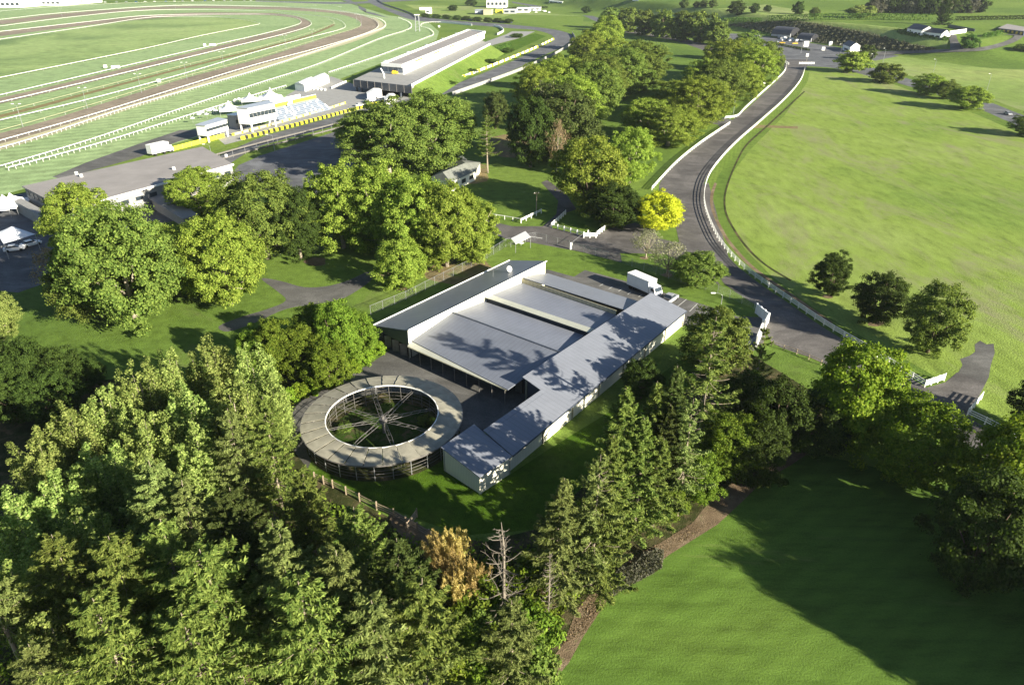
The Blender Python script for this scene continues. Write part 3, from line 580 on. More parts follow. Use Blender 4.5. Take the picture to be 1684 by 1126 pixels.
for i, (x, y, h) in enumerate([(640, 905, 9), (300, 985, 10), (500, 930, 8), (905, 905, 10), (1000, 845, 9)]): tt('dead', x, y, h, 3.6, 'dead_tree', 'thin bleached dead sapling poking through the pines, %s' % ['left of the orange brush', 'low at the left', 'in the centre of the wood', 'right of the bare grey tree', 'above the brush heap'][i], None, cat='dead tree')
tt('dead', 447, 820, 9, 3, 'dead_tree', 'small bleached antler-like dead tree among the pines', None, cat='dead tree')
# leafy trees right of the conifers and along the road
for k, x, y, h, wd, lb, lm in [('round', 1185, 505, 12, 11, 'leafy green tree over the car park end of the long roof', 'l_plane2'), ('round', 1060, 590, 7, 6, 'dark leafy bush against the long wall', 'l_dark'),
 ('round', 1205, 680, 10, 8, 'glossy green broadleaf tree right of the bare trunk', 'l_shrub'), ('round', 1155, 750, 7, 6, 'broadleaf tree low beside the dirt bank', 'l_shrub'),
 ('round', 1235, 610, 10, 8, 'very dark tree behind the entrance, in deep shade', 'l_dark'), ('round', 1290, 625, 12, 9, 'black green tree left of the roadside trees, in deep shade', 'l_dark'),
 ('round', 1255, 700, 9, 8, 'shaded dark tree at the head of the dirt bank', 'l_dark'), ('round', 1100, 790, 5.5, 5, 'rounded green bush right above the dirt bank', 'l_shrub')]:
    tt(k, x, y, h, wd, 'broadleaf_tree', lb, 'leafy trees among the conifers', lm)
g = 'big roadside trees at the right'
for k, bx, by, ty, wd, lb in [('round', 1388, 738, 562, 145, 'leafy roadside tree nearest the gated entrance'), ('round', 1492, 795, 660, 150, 'leafy roadside tree in the middle of the three'), ('round', 1640, 870, 690, 165, 'largest leafy roadside tree nearest the right edge'), ('round', 1330, 745, 640, 110, 'shaded roadside tree behind the first leafy one')]:
    tb(k, bx, by, ty, wd, 'roadside_tree', lb, g, 'l_bright' if wd != 110 else 'l_dark')  # shaded tree gets darker leaves, its shade painted into the colour
tb('round', 1590, 960, 780, 160, 'roadside_tree', 'tree standing in black shade below the largest roadside tree', g, 'l_dark')  # dark leaf colour stands in for the black shade here
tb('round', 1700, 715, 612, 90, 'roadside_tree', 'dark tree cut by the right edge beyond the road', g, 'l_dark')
def shade_tree(px, py, L, h, wd, i, lm='l_bright'):
    q = at(px, py); p = (q.x+L*math.cos(SUN_AZ), q.y+L*math.sin(SUN_AZ), 0)
    tree('plane' if h > 15 else 'round', p, h, wd, 'field_tree', 'tall field tree beyond the right edge, %s from the road' % ordn(i), 'tree', 'tall trees right of the frame', lm)
for i, (x, y, L, h, wd) in enumerate([(1235, 905, 44, 17, 15), (1330, 960, 44, 17.5, 15), (1430, 1010, 44, 17, 14), (1520, 1050, 46, 17.5, 14), (1610, 1125, 44, 16, 13), (1500, 900, 32, 16, 14), (1640, 980, 30, 17, 14), (1700, 1150, 30, 15, 14), (1800, 1150, 24, 16, 14), (1420, 860, 26, 14, 14), (1400, 930, 34, 16, 15), (1560, 1000, 34, 17, 15), (1480, 960, 40, 17, 14)]):
    shade_tree(x, y, L, h, wd, i)
# paddock trees
g = 'trees dotted in the paddock by the rail fence'
tb('round', 1362, 486, 414, 58, 'paddock_tree', 'small dark tree with pointed crown in the paddock, nearest the bend', g, 'l_dark')
tb('round', 1440, 530, 449, 82, 'paddock_tree', 'round dark tree in the paddock, middle of three', g, 'l_dark')
tb('round', 1525, 580, 465, 90, 'paddock_tree', 'tallest of three paddock trees, deep green with lit right side', g, 'l_plane2')
g = 'round trees along the public road'
for i, (bx, by, ty, wd) in enumerate([(1400, 119, 84, 50), (1456, 136, 103, 50), (1525, 156, 121, 52), (1556, 163, 132, 38), (1590, 180, 141, 62), (1690, 224, 186, 58)]):
    tb('tiny' if i < 2 else 'round', bx, by, ty, wd, 'street_tree', 'round street tree on the paddock verge, %s from the crossroads' % ordn(i), g, 'l_plane2' if i % 2 else 'l_plane')
tb('tiny', 1424, 99, 73, 26, 'street_tree', 'small dusky tree beside the white gabled cabin', None, 'l_olive')
# around the junction
tb('round', 1080, 379, 314, 78, 'golden_tree', 'golden yellow leafed tree on the road bend', None, 'l_yellow')
tb('round', 1008, 372, 302, 95, 'broadleaf_tree', 'dark spreading tree left of the golden tree', None, 'l_dark')
tb('thin', 1062, 424, 374, 48, 'ornamental_tree', 'sparse grey tree with ivy trunk left of the pair at the junction', None, 'l_grey')
tb('thin', 1097, 452, 396, 66, 'ornamental_tree', 'twiggy pale grey tree right of the ivy-trunked one', None, 'l_grey')
tb('round', 1145, 470, 414, 78, 'ornamental_tree', 'low spreading green tree beside the main road', None, 'l_plane2')
tb('round', 968, 345, 222, 120, 'plane_tree', 'large plane tree behind the dark spreading tree', None, 'l_plane')
tb('round', 920, 262, 135, 120, 'oak_tree', 'dusky green oak on the shaded lawn', None, 'l_olive')
tb('round', 872, 275, 155, 75, 'oak_tree', 'dark oak left of the dusky green one', None, 'l_dark')
tb('thin', 915, 285, 195, 34, 'shrub', 'brown half-dead bush in front of the dusky oak', None, 'l_brown', 'bush')
tb('thin', 895, 245, 130, 45, 'oak_tree', 'grey leafless crown poking out above the oaks', None, 'l_grey')
tb('round', 815, 212, 148, 40, 'acacia_tree', 'small olive tree standing apart right of the big crown', None, 'l_olive')
tb('sparse', 802, 285, 190, 44, 'larch_tree', 'thin half-bare conifer beside the grey roofed cottage', None, 'l_plane2')
# large park trees left of centre
for i, (bx, by, ty, wd, lm, lb) in enumerate([(640, 290, 160, 150, 'l_plane2', 'huge round park tree, left part of the great clump'), (710, 285, 143, 130, 'l_plane2', 'huge round park tree, right part of the great clump'), (600, 250, 182, 90, 'l_plane2', 'park tree at the circuit side of the great clump'), (758, 235, 160, 50, 'l_plane2', 'smaller park tree right of the great clump')]):
    tb('plane', bx, by, ty, wd, 'park_tree', lb, 'great clump of park trees', lm)
g = 'row of plane trees behind the stables'
for i, (bx, by, ty, wd) in enumerate([(565, 408, 263, 120), (628, 412, 262, 120), (685, 430, 280, 120), (735, 438, 292, 110), (775, 432, 318, 90), (600, 375, 275, 100)]):
    tb('plane', bx, by, ty, wd, 'plane_tree', 'lime green plane tree behind the stables, %s of the clump' % ordn(i), g)
tb('round', 660, 473, 393, 84, 'plane_tree', 'young plane tree standing alone on the lawn by the mesh fence', None, 'l_plane')
g = 'trees beside the flat roofed building'
for bx, by, ty, wd, lm, lb in [(440, 425, 276, 150, 'l_plane2', 'dark domed tree left of the lime plane trees'), (495, 425, 300, 80, 'l_dark', 'dark tree squeezed between the dome and the planes'), (330, 350, 273, 95, 'l_plane', 'light green tree in front of the flat roof, right'), (378, 500, 345, 130, 'l_plane', 'lime green tree over the gravel path'),
 (150, 420, 296, 110, 'l_plane', 'lime green tree touching the flat roof, left'), (225, 530, 325, 180, 'l_plane2', 'enormous broad tree left of the gravel path'), (290, 480, 365, 120, 'l_plane', 'green tree between the enormous one and the lime one'), (170, 520, 385, 130, 'l_plane2', 'left lobe tree of the enormous clump'), (105, 480, 405, 60, 'l_brown', 'brown bare tree in shade beside the canopy lot'), (5, 560, 475, 75, 'l_silver', 'pale tree cut by the left edge')]:
    tb('plane' if wd > 70 else 'thin' if lm == 'l_brown' else 'round', bx, by, ty, wd, 'park_tree', lb, g, lm)
g = 'rounded hedge shrubs by the stable yard'
for i, (bx, by, ty, wd) in enumerate([(425, 620, 538, 60), (462, 625, 522, 70), (500, 625, 538, 75), (520, 585, 500, 70), (560, 600, 492, 75), (590, 590, 512, 70), (545, 640, 560, 70), (600, 570, 545, 50)]):
    tb('round', bx, by, ty, wd, 'hedge_shrub', 'dense green hedge shrub, %s from the poplars toward the stables' % ordn(i), g, 'l_shrub', 'bush')
g = 'low bushes along the yard edge'
for i, (bx, by, ty, wd) in enumerate([(492, 655, 632, 36), (520, 642, 618, 36), (548, 628, 606, 36), (575, 612, 592, 34), (600, 598, 578, 34), (620, 580, 562, 28), (470, 670, 640, 36)]):
    tb('shrub', bx, by, ty, wd, 'bush', 'low bright bush on the yard edge, %s from the walker end' % ordn(i), g, 'l_bright', 'bush')
g = 'dark hedge in shade at the left edge'
for i, (bx, by, ty, wd) in enumerate([(10, 640, 548, 80), (60, 650, 556, 80), (110, 650, 570, 75), (145, 640, 585, 60), (30, 690, 600, 90), (90, 690, 610, 90)]):
    tb('round', bx, by, ty, wd, 'hedge_shrub', 'dark hedge bush at the left edge, %s inward' % ordn(i), g, 'l_dark' if i else 'l_olive', 'bush')  # dark leaves: shade over this hedge is put into the leaf colour
# undergrowth
g = 'bright undergrowth bushes at the bottom of the wood'
ug = [(520, 1118), (535, 1085), (650, 1112), (690, 1085), (635, 1090), (690, 1110), (735, 1080), (785, 1105), (825, 1060), (860, 1100), (880, 1020), (885, 960), (850, 990), (905, 915), (915, 950), (935, 870), (945, 900), (970, 850), (1005, 830), (1040, 810), (1070, 800), (1110, 780), (800, 1010), (760, 1040), (230, 1115), (120, 1110), (90, 1120), (850, 950), (880, 930), (780, 960), (1060, 830), (1140, 740), (1175, 715), (870, 1085)]
for i, (x, y) in enumerate(ug):
    h = TR.uniform(2.4, 4.2); tt('shrub', x, y-8, h, TR.uniform(3.8, 5.6), 'bush', 'leafy undergrowth bush %s' % ('at the wood foot, number ' + ordn(i) + ' of the left half' if i < 18 else 'in the wood, ' + ordn(i-18) + ' of the right half'), g, TR.choice(['l_shrub', 'l_bright', 'l_shrub', 'l_plane2']), 'bush')
for i, (x, y, h) in enumerate([(718, 878, 4.6), (745, 872, 5), (735, 905, 4.8), (765, 925, 4.8), (785, 940, 4.2), (752, 945, 4.4)]):
    tt('wisp', x, y, h, 3.4, 'brush', 'straw gold wispy brush clump beside the bare tree, %s from the fence' % ordn(i), 'straw gold brush clump', 'l_orange', 'bush', 0)
tt('thin', 560, 1040, 4, 4, 'brush', 'brown dead brush under the pines', None, 'l_brown', 'bush')
tt('thin', 900, 965, 3.5, 2.6, 'brush', 'brown dead brush near the brush heap', None, 'l_brown', 'bush')
# avenue
g = 'left hand avenue of plane trees'
av = [(935, 215, 118, 95), (975, 200, 96, 85), (985, 175, 84, 80), (1020, 160, 74, 80), (1050, 150, 62, 80), (1010, 130, 62, 60), (905, 175, 93, 80), (880, 200, 105, 65), (925, 150, 88, 60), (985, 100, 40, 60), (965, 108, 52, 55), (1000, 85, 24, 45)]
for i, (bx, by, ty, wd) in enumerate(av): tb('plane' if wd > 60 else 'round', bx, by, ty, wd*1.12, 'plane_tree', 'avenue plane tree of the left row, %s from the near end' % ordn(i), g, TR.choice(['l_plane', 'l_plane', 'l_plane2']))
g = 'right hand avenue of plane trees'
av = [(1035, 300, 205, 70), (1098, 240, 172, 90), (1062, 225, 158, 75), (1145, 208, 122, 90), (1110, 190, 128, 70), (1175, 180, 92, 80), (1150, 165, 98, 60), (1210, 165, 96, 70), (1200, 130, 62, 70), (1235, 142, 72, 70), (1180, 115, 66, 50), (1255, 125, 66, 50), (1225, 100, 52, 50)]
for i, (bx, by, ty, wd) in enumerate(av): tb('plane' if wd > 60 else 'round', bx, by, ty, wd*1.12, 'plane_tree', 'avenue plane tree of the right row, %s from the near end' % ordn(i), g, TR.choice(['l_plane', 'l_plane', 'l_plane2']))
g = 'row of trees along the park drive'
for i, (bx, by, ty, wd) in enumerate([(1003, 47, 12, 34), (1033, 53, 12, 38), (1060, 58, 14, 38), (1089, 62, 15, 40), (1119, 67, 16, 44), (1152, 70, 17, 52), (1178, 74, 30, 40)]):
    tb('tiny', bx, by, ty, wd, 'drive_tree', 'tree of the far park row, %s from the left' % ordn(i), g, 'l_plane2')
# far trees
for bx, by, ty, wd, k, lm, lb in [(1125, 14, -2, 14, 'tiny', 'l_olive', 'lone far tree left of the three pale ones'), (1145, 13, 2, 10, 'tiny', 'l_olive', 'far pale tree, left of three'), (1157, 12, 0, 14, 'tiny', 'l_olive', 'far pale tree, middle of three'), (1172, 13, 0, 14, 'tiny', 'l_olive', 'far pale tree, right of three'),
 (1210, 26, 1, 26, 'tiny', 'l_dark', 'far round tree above the park drive'), (1240, 22, 5, 15, 'tiny', 'l_dark', 'far dark tree right of the round one'), (1262, 20, 8, 12, 'tiny', 'l_dark', 'far small dark tree on the field'), (1312, 24, 1, 18, 'tiny', 'l_dark', 'far dark pointed tree on the hill field'),
 (1338, 28, 12, 16, 'tiny', 'l_olive', 'far small grey tree on the hill field'), (1415, 30, 8, 42, 'tiny', 'l_silver', 'far pale willow on the hill'), (1437, 26, -3, 28, 'tiny', 'l_purple', 'far dusky tree behind the willow'),
 (965, 22, 10, 16, 'tiny', 'l_dark', 'far small tree by the left road'), (775, 10, -2, 18, 'tiny', 'l_dark', 'far dark tree left of the white block'), (745, 18, 8, 16, 'tiny', 'l_dark', 'far tree by the blue white block'), (1684, 84, 72, 30, 'tiny', 'l_plane2', 'bush tree at the right edge below the long shed')]:
    tb(k, bx, by, ty, wd, 'far_tree', lb, None, lm, hill=True)
tb('cone', 1548, 41, -6, 34, 'norfolk_pine', 'tall dark conifer standing behind the white house', None, 'l_dark', hill=True)
for i in range(11):
    x = 1450+i*16; tb('tiny', x, 24-abs(i-5)*.6, -8, 24, 'far_tree', 'dusky tree of the dark hillside wood, %s from the left' % ordn(i), 'dark hillside wood', 'l_dark' if i % 3 else 'l_purple', hill=True)  # mostly dark leaves, putting the hill's shade into the colour
for i in range(9): tb('tiny', 700+i*17, 29+i*1.2, 22+i*1.1, 15, 'far_bush', 'bush of the hedge row beyond the circuit, %s from the left' % ordn(i), 'bushes beyond the circuit', 'l_dark', 'bush', hill=True)
for i, (x, y) in enumerate([(835, 86), (850, 62), (808, 104), (775, 120), (740, 140)]): tb('tiny', x, y, y-7, 22, 'far_bush', 'bush on the grass bank beside the pit lane, %s from the far end' % ordn(i), 'bushes on the pit lane bank', 'l_hedge', 'bush')
tb('tiny', 1592, 80, 56, 26, 'garden_bush', 'dense bush beside the house driveway', None, 'l_hedge', 'bush', hill=True)
# ground cover that nobody could count
def cover(name, poly, n, hh, leaf, mat, label, cat, seed=1, z0=0, up=.5):
    rng = np.random.default_rng(seed); P = np.array(poly, float); lo = P.min(0); hi = P.max(0); pts = []
    while len(pts) < n:
        x, y = rng.uniform(lo, hi); c = False; j = len(P)-1
        for i in range(len(P)):
            if (P[i][1] > y) != (P[j][1] > y) and x < (P[j][0]-P[i][0])*(y-P[i][1])/(P[j][1]-P[i][1])+P[i][0]: c = not c
            j = i
        if c: pts.append((x, y))
    A = np.array([tuple(gat(*p)) for p in pts]); A[:, 2] += z0+hh*rng.uniform(0, 1, n)**1.5*(.5+.5*np.sin(A[:, 0]*.9)*np.cos(A[:, 1]*.7+1))
    me = leaf_mesh(name, A, rng.normal(size=A.shape)+np.array([0, 0, up]), leaf, 1.2, rng); me.materials.append(M[mat])
    return tag(link(name, me), label, cat, None, 'stuff')
cover('bank_scrub', [(1192, 42), (1230, 38), (1268, 36), (1310, 36), (1360, 43), (1410, 52), (1460, 64), (1505, 76), (1540, 81), (1530, 84), (1480, 84), (1430, 82), (1380, 77), (1330, 69), (1285, 60), (1230, 48)], 16000, 2.2, 1.15, 'l_purple', 'dark scrub covering the embankment above the sales yard', 'scrub', 3)
cover('garden_scrub', [(1470, 50), (1500, 48), (1530, 56), (1562, 62), (1560, 68), (1520, 64), (1480, 58)], 900, 2, 1.4, 'l_hedge', 'garden shrubbery below the white house', 'shrubbery', 4)
cover('ferns', [(880, 1005), (940, 920), (1040, 850), (1130, 770), (1195, 750), (1185, 790), (1110, 845), (1040, 885), (980, 930), (940, 985), (905, 1050), (860, 1100), (790, 1126), (740, 1080)], 9000, 1.8, .3, 'l_shrub', 'leafy ground cover along the wood edge', 'ground cover', 5)
cover('undergrowth', [(0, 1126), (0, 900), (200, 800), (430, 700), (500, 800), (700, 900), (880, 900), (900, 1000), (820, 1126)], 16000, 2.4, .38, 'l_shrub', 'dim undergrowth between the pines', 'undergrowth', 6)
cover('weeds', [(478, 668), (500, 640), (560, 612), (612, 580), (640, 560), (615, 548), (560, 590), (500, 620), (460, 650), (465, 680)], 5000, .8, .28, 'l_bright', 'long weeds on the bank behind the round yard', 'weeds', 7)
cover('dead_litter', [(985, 978), (1010, 950), (1060, 915), (1092, 905), (1088, 935), (1040, 962), (1000, 985)], 4200, 1.0, .22, 'l_purple', 'grey brush heap dumped on the dirt bank', 'brush heap', 8)
cover('wood_chips', [(925, 1060), (950, 1000), (985, 960), (1040, 915), (1090, 890), (1140, 858), (1170, 862), (1100, 908), (1060, 942), (1000, 982), (960, 1042)], 3500, .1, .13, 'l_brown', 'scattered dead leaves and twigs on the dirt bank', 'litter', 9)
def hedge(px, hh, wd, label, group=None, lm='l_hedge', hill=True, leaf=1.1, dens=1.0):
    Wd = [gat(*p) for p in px]; Wd = resample(Wd, step=1.2); rng = np.random.default_rng(len(px)+int(px[0][0])); Ps = []; 
    for i, p in enumerate(Wd):
        n = int(22*dens); q = rng.uniform(-1, 1, (n, 3)); ax = rng.integers(0, 3, n); q[np.arange(n), ax] = np.sign(q[np.arange(n), ax]); q[:, 2] = np.abs(q[:, 2])
        d = Wd[min(i+1, len(Wd)-1)]-Wd[max(0, i-1)]; a = math.atan2(d.y, d.x); u = np.array([math.cos(a), math.sin(a), 0]); v = np.array([-math.sin(a), math.cos(a), 0])
        Ps.append(np.array(tuple(p))+q[:, :1]*u*.7+q[:, 1:2]*v*wd/2+np.c_[np.zeros(n), np.zeros(n), q[:, 2]*hh]+rng.normal(size=(n, 3))*.12)
    P = np.concatenate(Ps); c = P.mean(0); me = leaf_mesh('hedge', P-c*np.array([1, 1, 0]), rng.normal(size=P.shape)+np.array([0, 0, .4]), leaf, 1, rng); me.materials.append(M[lm])
    o = tag(link('hedge', me), label, 'hedge', group); o.location = (c[0], c[1], 0); return o
hedge([(1263, 36), (1330, 33.5), (1420, 33), (1530, 34)], 5, 4, 'long clipped hedge across the hill above the scrub bank')
hedge([(1572, 34), (1630, 33), (1684, 32), (1760, 31)], 3, 3, 'thin dark hedge right of the tall conifer', lm='l_dark')
hedge([(1190, 38), (1215, 37), (1250, 38)], 4, 5, 'short hedge above the far end of the sales yard')
hedge([(1618, 62), (1645, 57)], 2.5, 3, 'clipped hedge beside the oval garden lawn')
hedge([(690, 150), (730, 126), (780, 100), (835, 76)], 2.2, 5, 'clipped hedge bank running beside the pit lane', leaf=.8)
hedge([(1275, 74), (1310, 80), (1330, 84)], 1.2, 1.6, 'low dark hedge in front of the sales yard', lm='l_dark', leaf=.7)
hedge([(815, 18), (850, 15), (900, 14)], 2.5, 3, 'far hedge by the white commercial block', lm='l_dark')
# ------------------------------------------------------------------ stable complex
def V2(p): return (p[0], p[1])
def roofslab(c3, th=.14):       # c3: corner points (x,y,z) of the top
    return MB().prism([V2(c) for c in c3], [c[2]-th for c in c3], [c[2] for c in c3])
def wallseg(a, b, za, zb, th=.18, z0=-.2):
    a, b = Vector(a[:2]+(0,)) if isinstance(a, tuple) else Vector((a.x, a.y, 0)), Vector(b[:2]+(0,)) if isinstance(b, tuple) else Vector((b.x, b.y, 0))
    d = (b-a).normalized(); n = Vector((-d.y, d.x, 0))*th/2
    return MB().prism([(a-n)[:2], (b-n)[:2], (b+n)[:2], (a+n)[:2]], [z0]*4, [za, zb, zb, za])
def inset(poly, k):
    c = sum((Vector(p[:2]+(0,)) if isinstance(p, tuple) else Vector((p.x, p.y, 0)) for p in poly), Vector())/len(poly)
    return [Vector((p[0], p[1], 0))+(c-Vector((p[0], p[1], 0))).normalized()*k for p in poly]
sb = TH('stable_building', at(800, 600), 'large L-shaped stable block with blue grey metal roofs and cream walls', 'stable')
# right wing
def planar(px, hi, lo, zh, zl):      # corner pixels -> corners on one sloping plane, high along edge hi, low along edge lo
    z = [None]*len(px)
    a, b = at(*px[hi[0]], zh), at(*px[hi[1]], zh); c = (at(*px[lo[0]], zl)+at(*px[lo[1]], zl))/2
    d = (b-a); d.z = 0; d.normalize(); n = Vector((-d.y, d.x, 0)); D = n.dot(c-a)
    out = []
    for p in px:
        zz = zh
        for _ in range(12): q = at(*p, zz); zz = zh+(zl-zh)*n.dot(q-a)/D
        out.append(at(*p, zz))
    return out
ZH, ZL = 4.7, 3.0
A_, B_, C_, D_, E_, F_ = planar([(1071, 481), (859.1, 619.5), (889.2, 641), (795, 706.8), (842.9, 748.8), (1129.5, 511)], (0, 1), (4, 5), ZH, ZL)
sb.part(roofslab([A_, B_, C_, D_, E_, F_][::-1]), 'roof', M['roof'])
def seg(a, b, za, zb, name='wall', mat='cream', th=.18, shift=.45, toward=None):
    a = Vector((a.x, a.y, 0)); b = Vector((b.x, b.y, 0)); t = Vector((toward.x, toward.y, 0)); m = (a+b)/2; d = (b-a).normalized(); n = Vector((-d.y, d.x, 0))
    if n.dot(t-m) < 0: n = -n
    a, b = a+n*shift+d*.15, b+n*shift-d*.15
    return sb.part(wallseg((a.x, a.y), (b.x, b.y), za, zb, th), name, M[mat])
cc = (A_+B_+D_+E_+F_)/5
dE = (F_-E_); 
for i in range(7):      # wall panels between posts on the sunny side
    a, b = E_+dE*(i/7), E_+dE*((i+1)/7)
    seg(a, b, ZL-.22, ZL-.22, 'wall_panel', 'cream', .16, .55, cc)
for i in range(1, 7):
    p = E_+dE*(i/7); n = Vector((-dE.y, dE.x, 0)).normalized()*.4; p = p+(n if n.dot(cc-p) > 0 else -n)
    sb.part(MB().box((p.x, p.y, 1.35), (.16, .16, 2.8), math.atan2(dE.y, dE.x)), 'downpipe', M['tanwall'])
sb.part(MB().bar(E_-Vector((0, 0, .1)), F_-Vector((0, 0, .1)), .22, .2), 'gutter', M['fascia'])
seg(F_, A_, ZL-.15, ZH-.15, 'wall', 'cream', .18, .5, cc); seg(A_, B_, ZH-.15, ZH-.15, 'wall', 'tanwall', .18, .6, cc)
seg(B_, C_, B_.z-.15, C_.z-.15, 'wall', 'fascia', .18, .5, cc); seg(C_, D_, C_.z-.15, D_.z-.15, 'wall', 'fascia', .18, .7, E_)
# end shed
S1, S2, S3, S4 = planar([(724.7, 734.9), (779.6, 697), (842, 750), (788.8, 784.4)], (0, 1), (2, 3), 3.9, 2.95)
sb.part(roofslab([S1, S2, S3, S4], .12), 'roof', M['roof']); sc_ = (S1+S2+S3+S4)/4
seg(S1, S2, 3.5, 3.5, 'wall', 'greywall', .16, .4, sc_); seg(S2, S3, 3.5, 2.7, 'wall', 'greywall', .16, .35, sc_)
seg(S3, S4, 2.72, 2.72, 'wall', 'cream', .16, .3, sc_); seg(S4, S1, 2.72, 3.5, 'wall', 'cream', .16, .3, sc_)
q = S4.lerp(S1, .52); qd = (S1-S4).normalized(); sb.part(MB().box((q.x+.25, q.y+.2, .9), (.9, .14, 1.9), math.atan2(qd.y, qd.x)), 'door', M['greywall'])
# left wing
LZ, LH = 3.0, 5.5
L1, L2, L3, L4 = planar([(613.9, 535.1), (670.3, 543.1), (898.8, 429.1), (838.7, 428)], (1, 2), (0, 3), LH, LZ); lc = (L1+L2+L3+L4)/4
sb.part(roofslab([L1, L2, L3, L4]), 'roof', M['roof'])
sb.part(MB().bar(L1+Vector((-.08, .06, .03)), L4+Vector((-.08, .06, .03)), .18, .16), 'gutter', M['white'])
sb.part(MB().bar(L2+Vector((.07, -.05, .0)), L3+Vector((.07, -.05, .0)), .1, .2), 'barge_board', M['white'])
seg(L2, L3, LH-.16, LH-.16, 'wall', 'cream', .18, .25, lc); seg(L4, L1, LZ-.16, LZ-.16, 'wall', 'greywall', .18, .6, lc)
seg(L3, L4, LH-.2, LZ-.2, 'wall', 'cream', .18, .35, lc)
e1, e2 = L1.lerp(L2, .03), L2
sb.part(wallseg((e1.x, e1.y), (e2.x, e2.y), LZ-.16, LH-.16, .12, 2.5), 'gable_fascia', M['fascia'])
e3, e4 = L1.lerp(L4, .012), L2.lerp(L3, .012)
sb.part(wallseg((e3.x+.5, e3.y+.1), (e4.x, e4.y), 2.6, 2.6, .16), 'wall', M['dark'])
for k in (.15, .38, .6, .82):
    p = L1.lerp(L2, k); sb.part(MB().box((p.x+.15, p.y-.05, 1.15), (1.2, .1, 2.3), -.15), 'stable_door', M['steel'])
# saw-tooth middle roofs
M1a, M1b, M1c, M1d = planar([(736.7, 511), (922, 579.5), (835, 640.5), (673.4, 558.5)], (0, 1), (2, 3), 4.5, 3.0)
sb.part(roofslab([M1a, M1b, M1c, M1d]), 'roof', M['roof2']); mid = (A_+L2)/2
T1, T2 = at(670.3, 569, 2.75), at(832, 640, 2.75); T3, T4 = at(840, 632, 3.0), at(676, 556.5, 3.02)
T4 = M1d+Vector((0, 0, -.13)); T3 = M1c+Vector((0, 0, -.13))
sb.part(roofslab([T1, T4, T3, T2], .06), 'canopy', M['roofs'])
sb.part(MB().bar(T1+Vector((0, -.1, -.1)), T2+Vector((0, -.1, -.1)), .12, .16), 'gutter', M['tanwall'])
for k in range(9):
    p = T1.lerp(T2, .01+k*.98/8); sb.part(MB().tube([(p.x, p.y, -.1), (p.x, p.y, 2.7)], .06, 6), 'post', M['steel'])
bk1, bk2 = M1d.lerp(M1a, .35), M1c.lerp(M1b, .35)
sb.part(wallseg((bk1.x, bk1.y), (bk2.x, bk2.y), 3.2, 3.2, .2), 'stall_front', M['dark'])
for k in range(7):
    p = bk1.lerp(bk2, (k+.5)/7); sb.part(MB().box((p.x, p.y-.2, 1.1), (1.3, .1, 2.2), -.66), 'stable_door', M['steel'])
_, _, N2, N1 = planar([(736.7, 511), (922, 579.5), (961, 551), (790, 493.5)], (0, 1), (2, 3), 4.34, 3.5)
a1, b1 = M1a+Vector((0, 0, -.16)), M1b+Vector((0, 0, -.16))
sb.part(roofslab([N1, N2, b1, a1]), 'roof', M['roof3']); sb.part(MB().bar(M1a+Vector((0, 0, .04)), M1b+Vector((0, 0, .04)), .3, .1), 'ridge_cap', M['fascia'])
P1, P2 = at(792, 487, 4.35), at(968, 546.5, 4.35)            # strip standing proud
P3, P4 = at(801, 482.5, 4.2), at(978, 541, 4.2)
sb.part(roofslab([P1, P2, P4, P3], .07), 'canopy', M['roofs']); n1, n2 = P1.lerp(P3, .4), P2.lerp(P4, .4)
sb.part(wallseg((n1.x, n1.y), (n2.x, n2.y), 4.15, 4.15, .12, 3.0), 'clerestory_wall', M['fascia'])
Q1, Q2 = at(851, 462, 3.35), at(1013, 517.5, 3.35)
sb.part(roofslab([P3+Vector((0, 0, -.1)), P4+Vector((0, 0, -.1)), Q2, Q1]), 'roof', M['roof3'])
R1, R2, R3, R4 = planar([(849.3, 453.2), (1028, 509.5), (1051, 495.5), (901, 449.4)], (0, 1), (2, 3), 4.45, 3.3)
sb.part(roofslab([R1, R2, R3, R4]), 'roof', M['roof'])
sb.part(wallseg((Q1.x, Q1.y+.05), (Q2.x, Q2.y+.05), 4.2, 4.2, .14, 3.2), 'clerestory_wall', M['tanwall'])
r3, r4 = R3.lerp(R2, .08), R4.lerp(R1, .08); sb.part(wallseg((r3.x, r3.y), (r4.x, r4.y), 3.2, 3.2, .18), 'wall', M['tanwall'])
# roof fittings
d0 = at(837, 443, 5.0); dh = sb.part(MB().tube([(d0.x, d0.y, 4.3), (d0.x, d0.y, 5.0)], .05, 6), 'dish_mast', M['metal'])
mb = MB(); ax = Vector((.5, -.7, .5)).normalized(); rings = []
u = ax.orthogonal().normalized(); v = ax.cross(u); vs = []; fs = []
for j, (rr, dz) in enumerate([(.02, 0), (.3, .05), (.5, .14), (.62, .24)]):
    for k in range(16): vs.append(Vector((d0.x, d0.y, 5.05))+ax*dz+u*rr*math.cos(k*math.pi/8)+v*rr*math.sin(k*math.pi/8))
for j in range(3):
    for k in range(16): fs.append((j*16+k, j*16+(k+1) % 16, (j+1)*16+(k+1) % 16, (j+1)*16+k))
sb.part(MB().add(vs, fs), 'satellite_dish', M['white'], True)
a0 = at(811, 452, 4.6); mb = MB().tube([(a0.x, a0.y, 4.2), (a0.x, a0.y, 6.2)], .035, 5)
mb.tube([(a0.x-1.0, a0.y, 5.9), (a0.x+1.0, a0.y+.1, 5.9)], .025, 4)
for k in range(6): mb.tube([(a0.x-.9+k*.34, a0.y-.5, 5.95), (a0.x-.9+k*.34, a0.y+.5, 5.95)], .018, 4)
sb.part(mb, 'antenna', M['metal'])
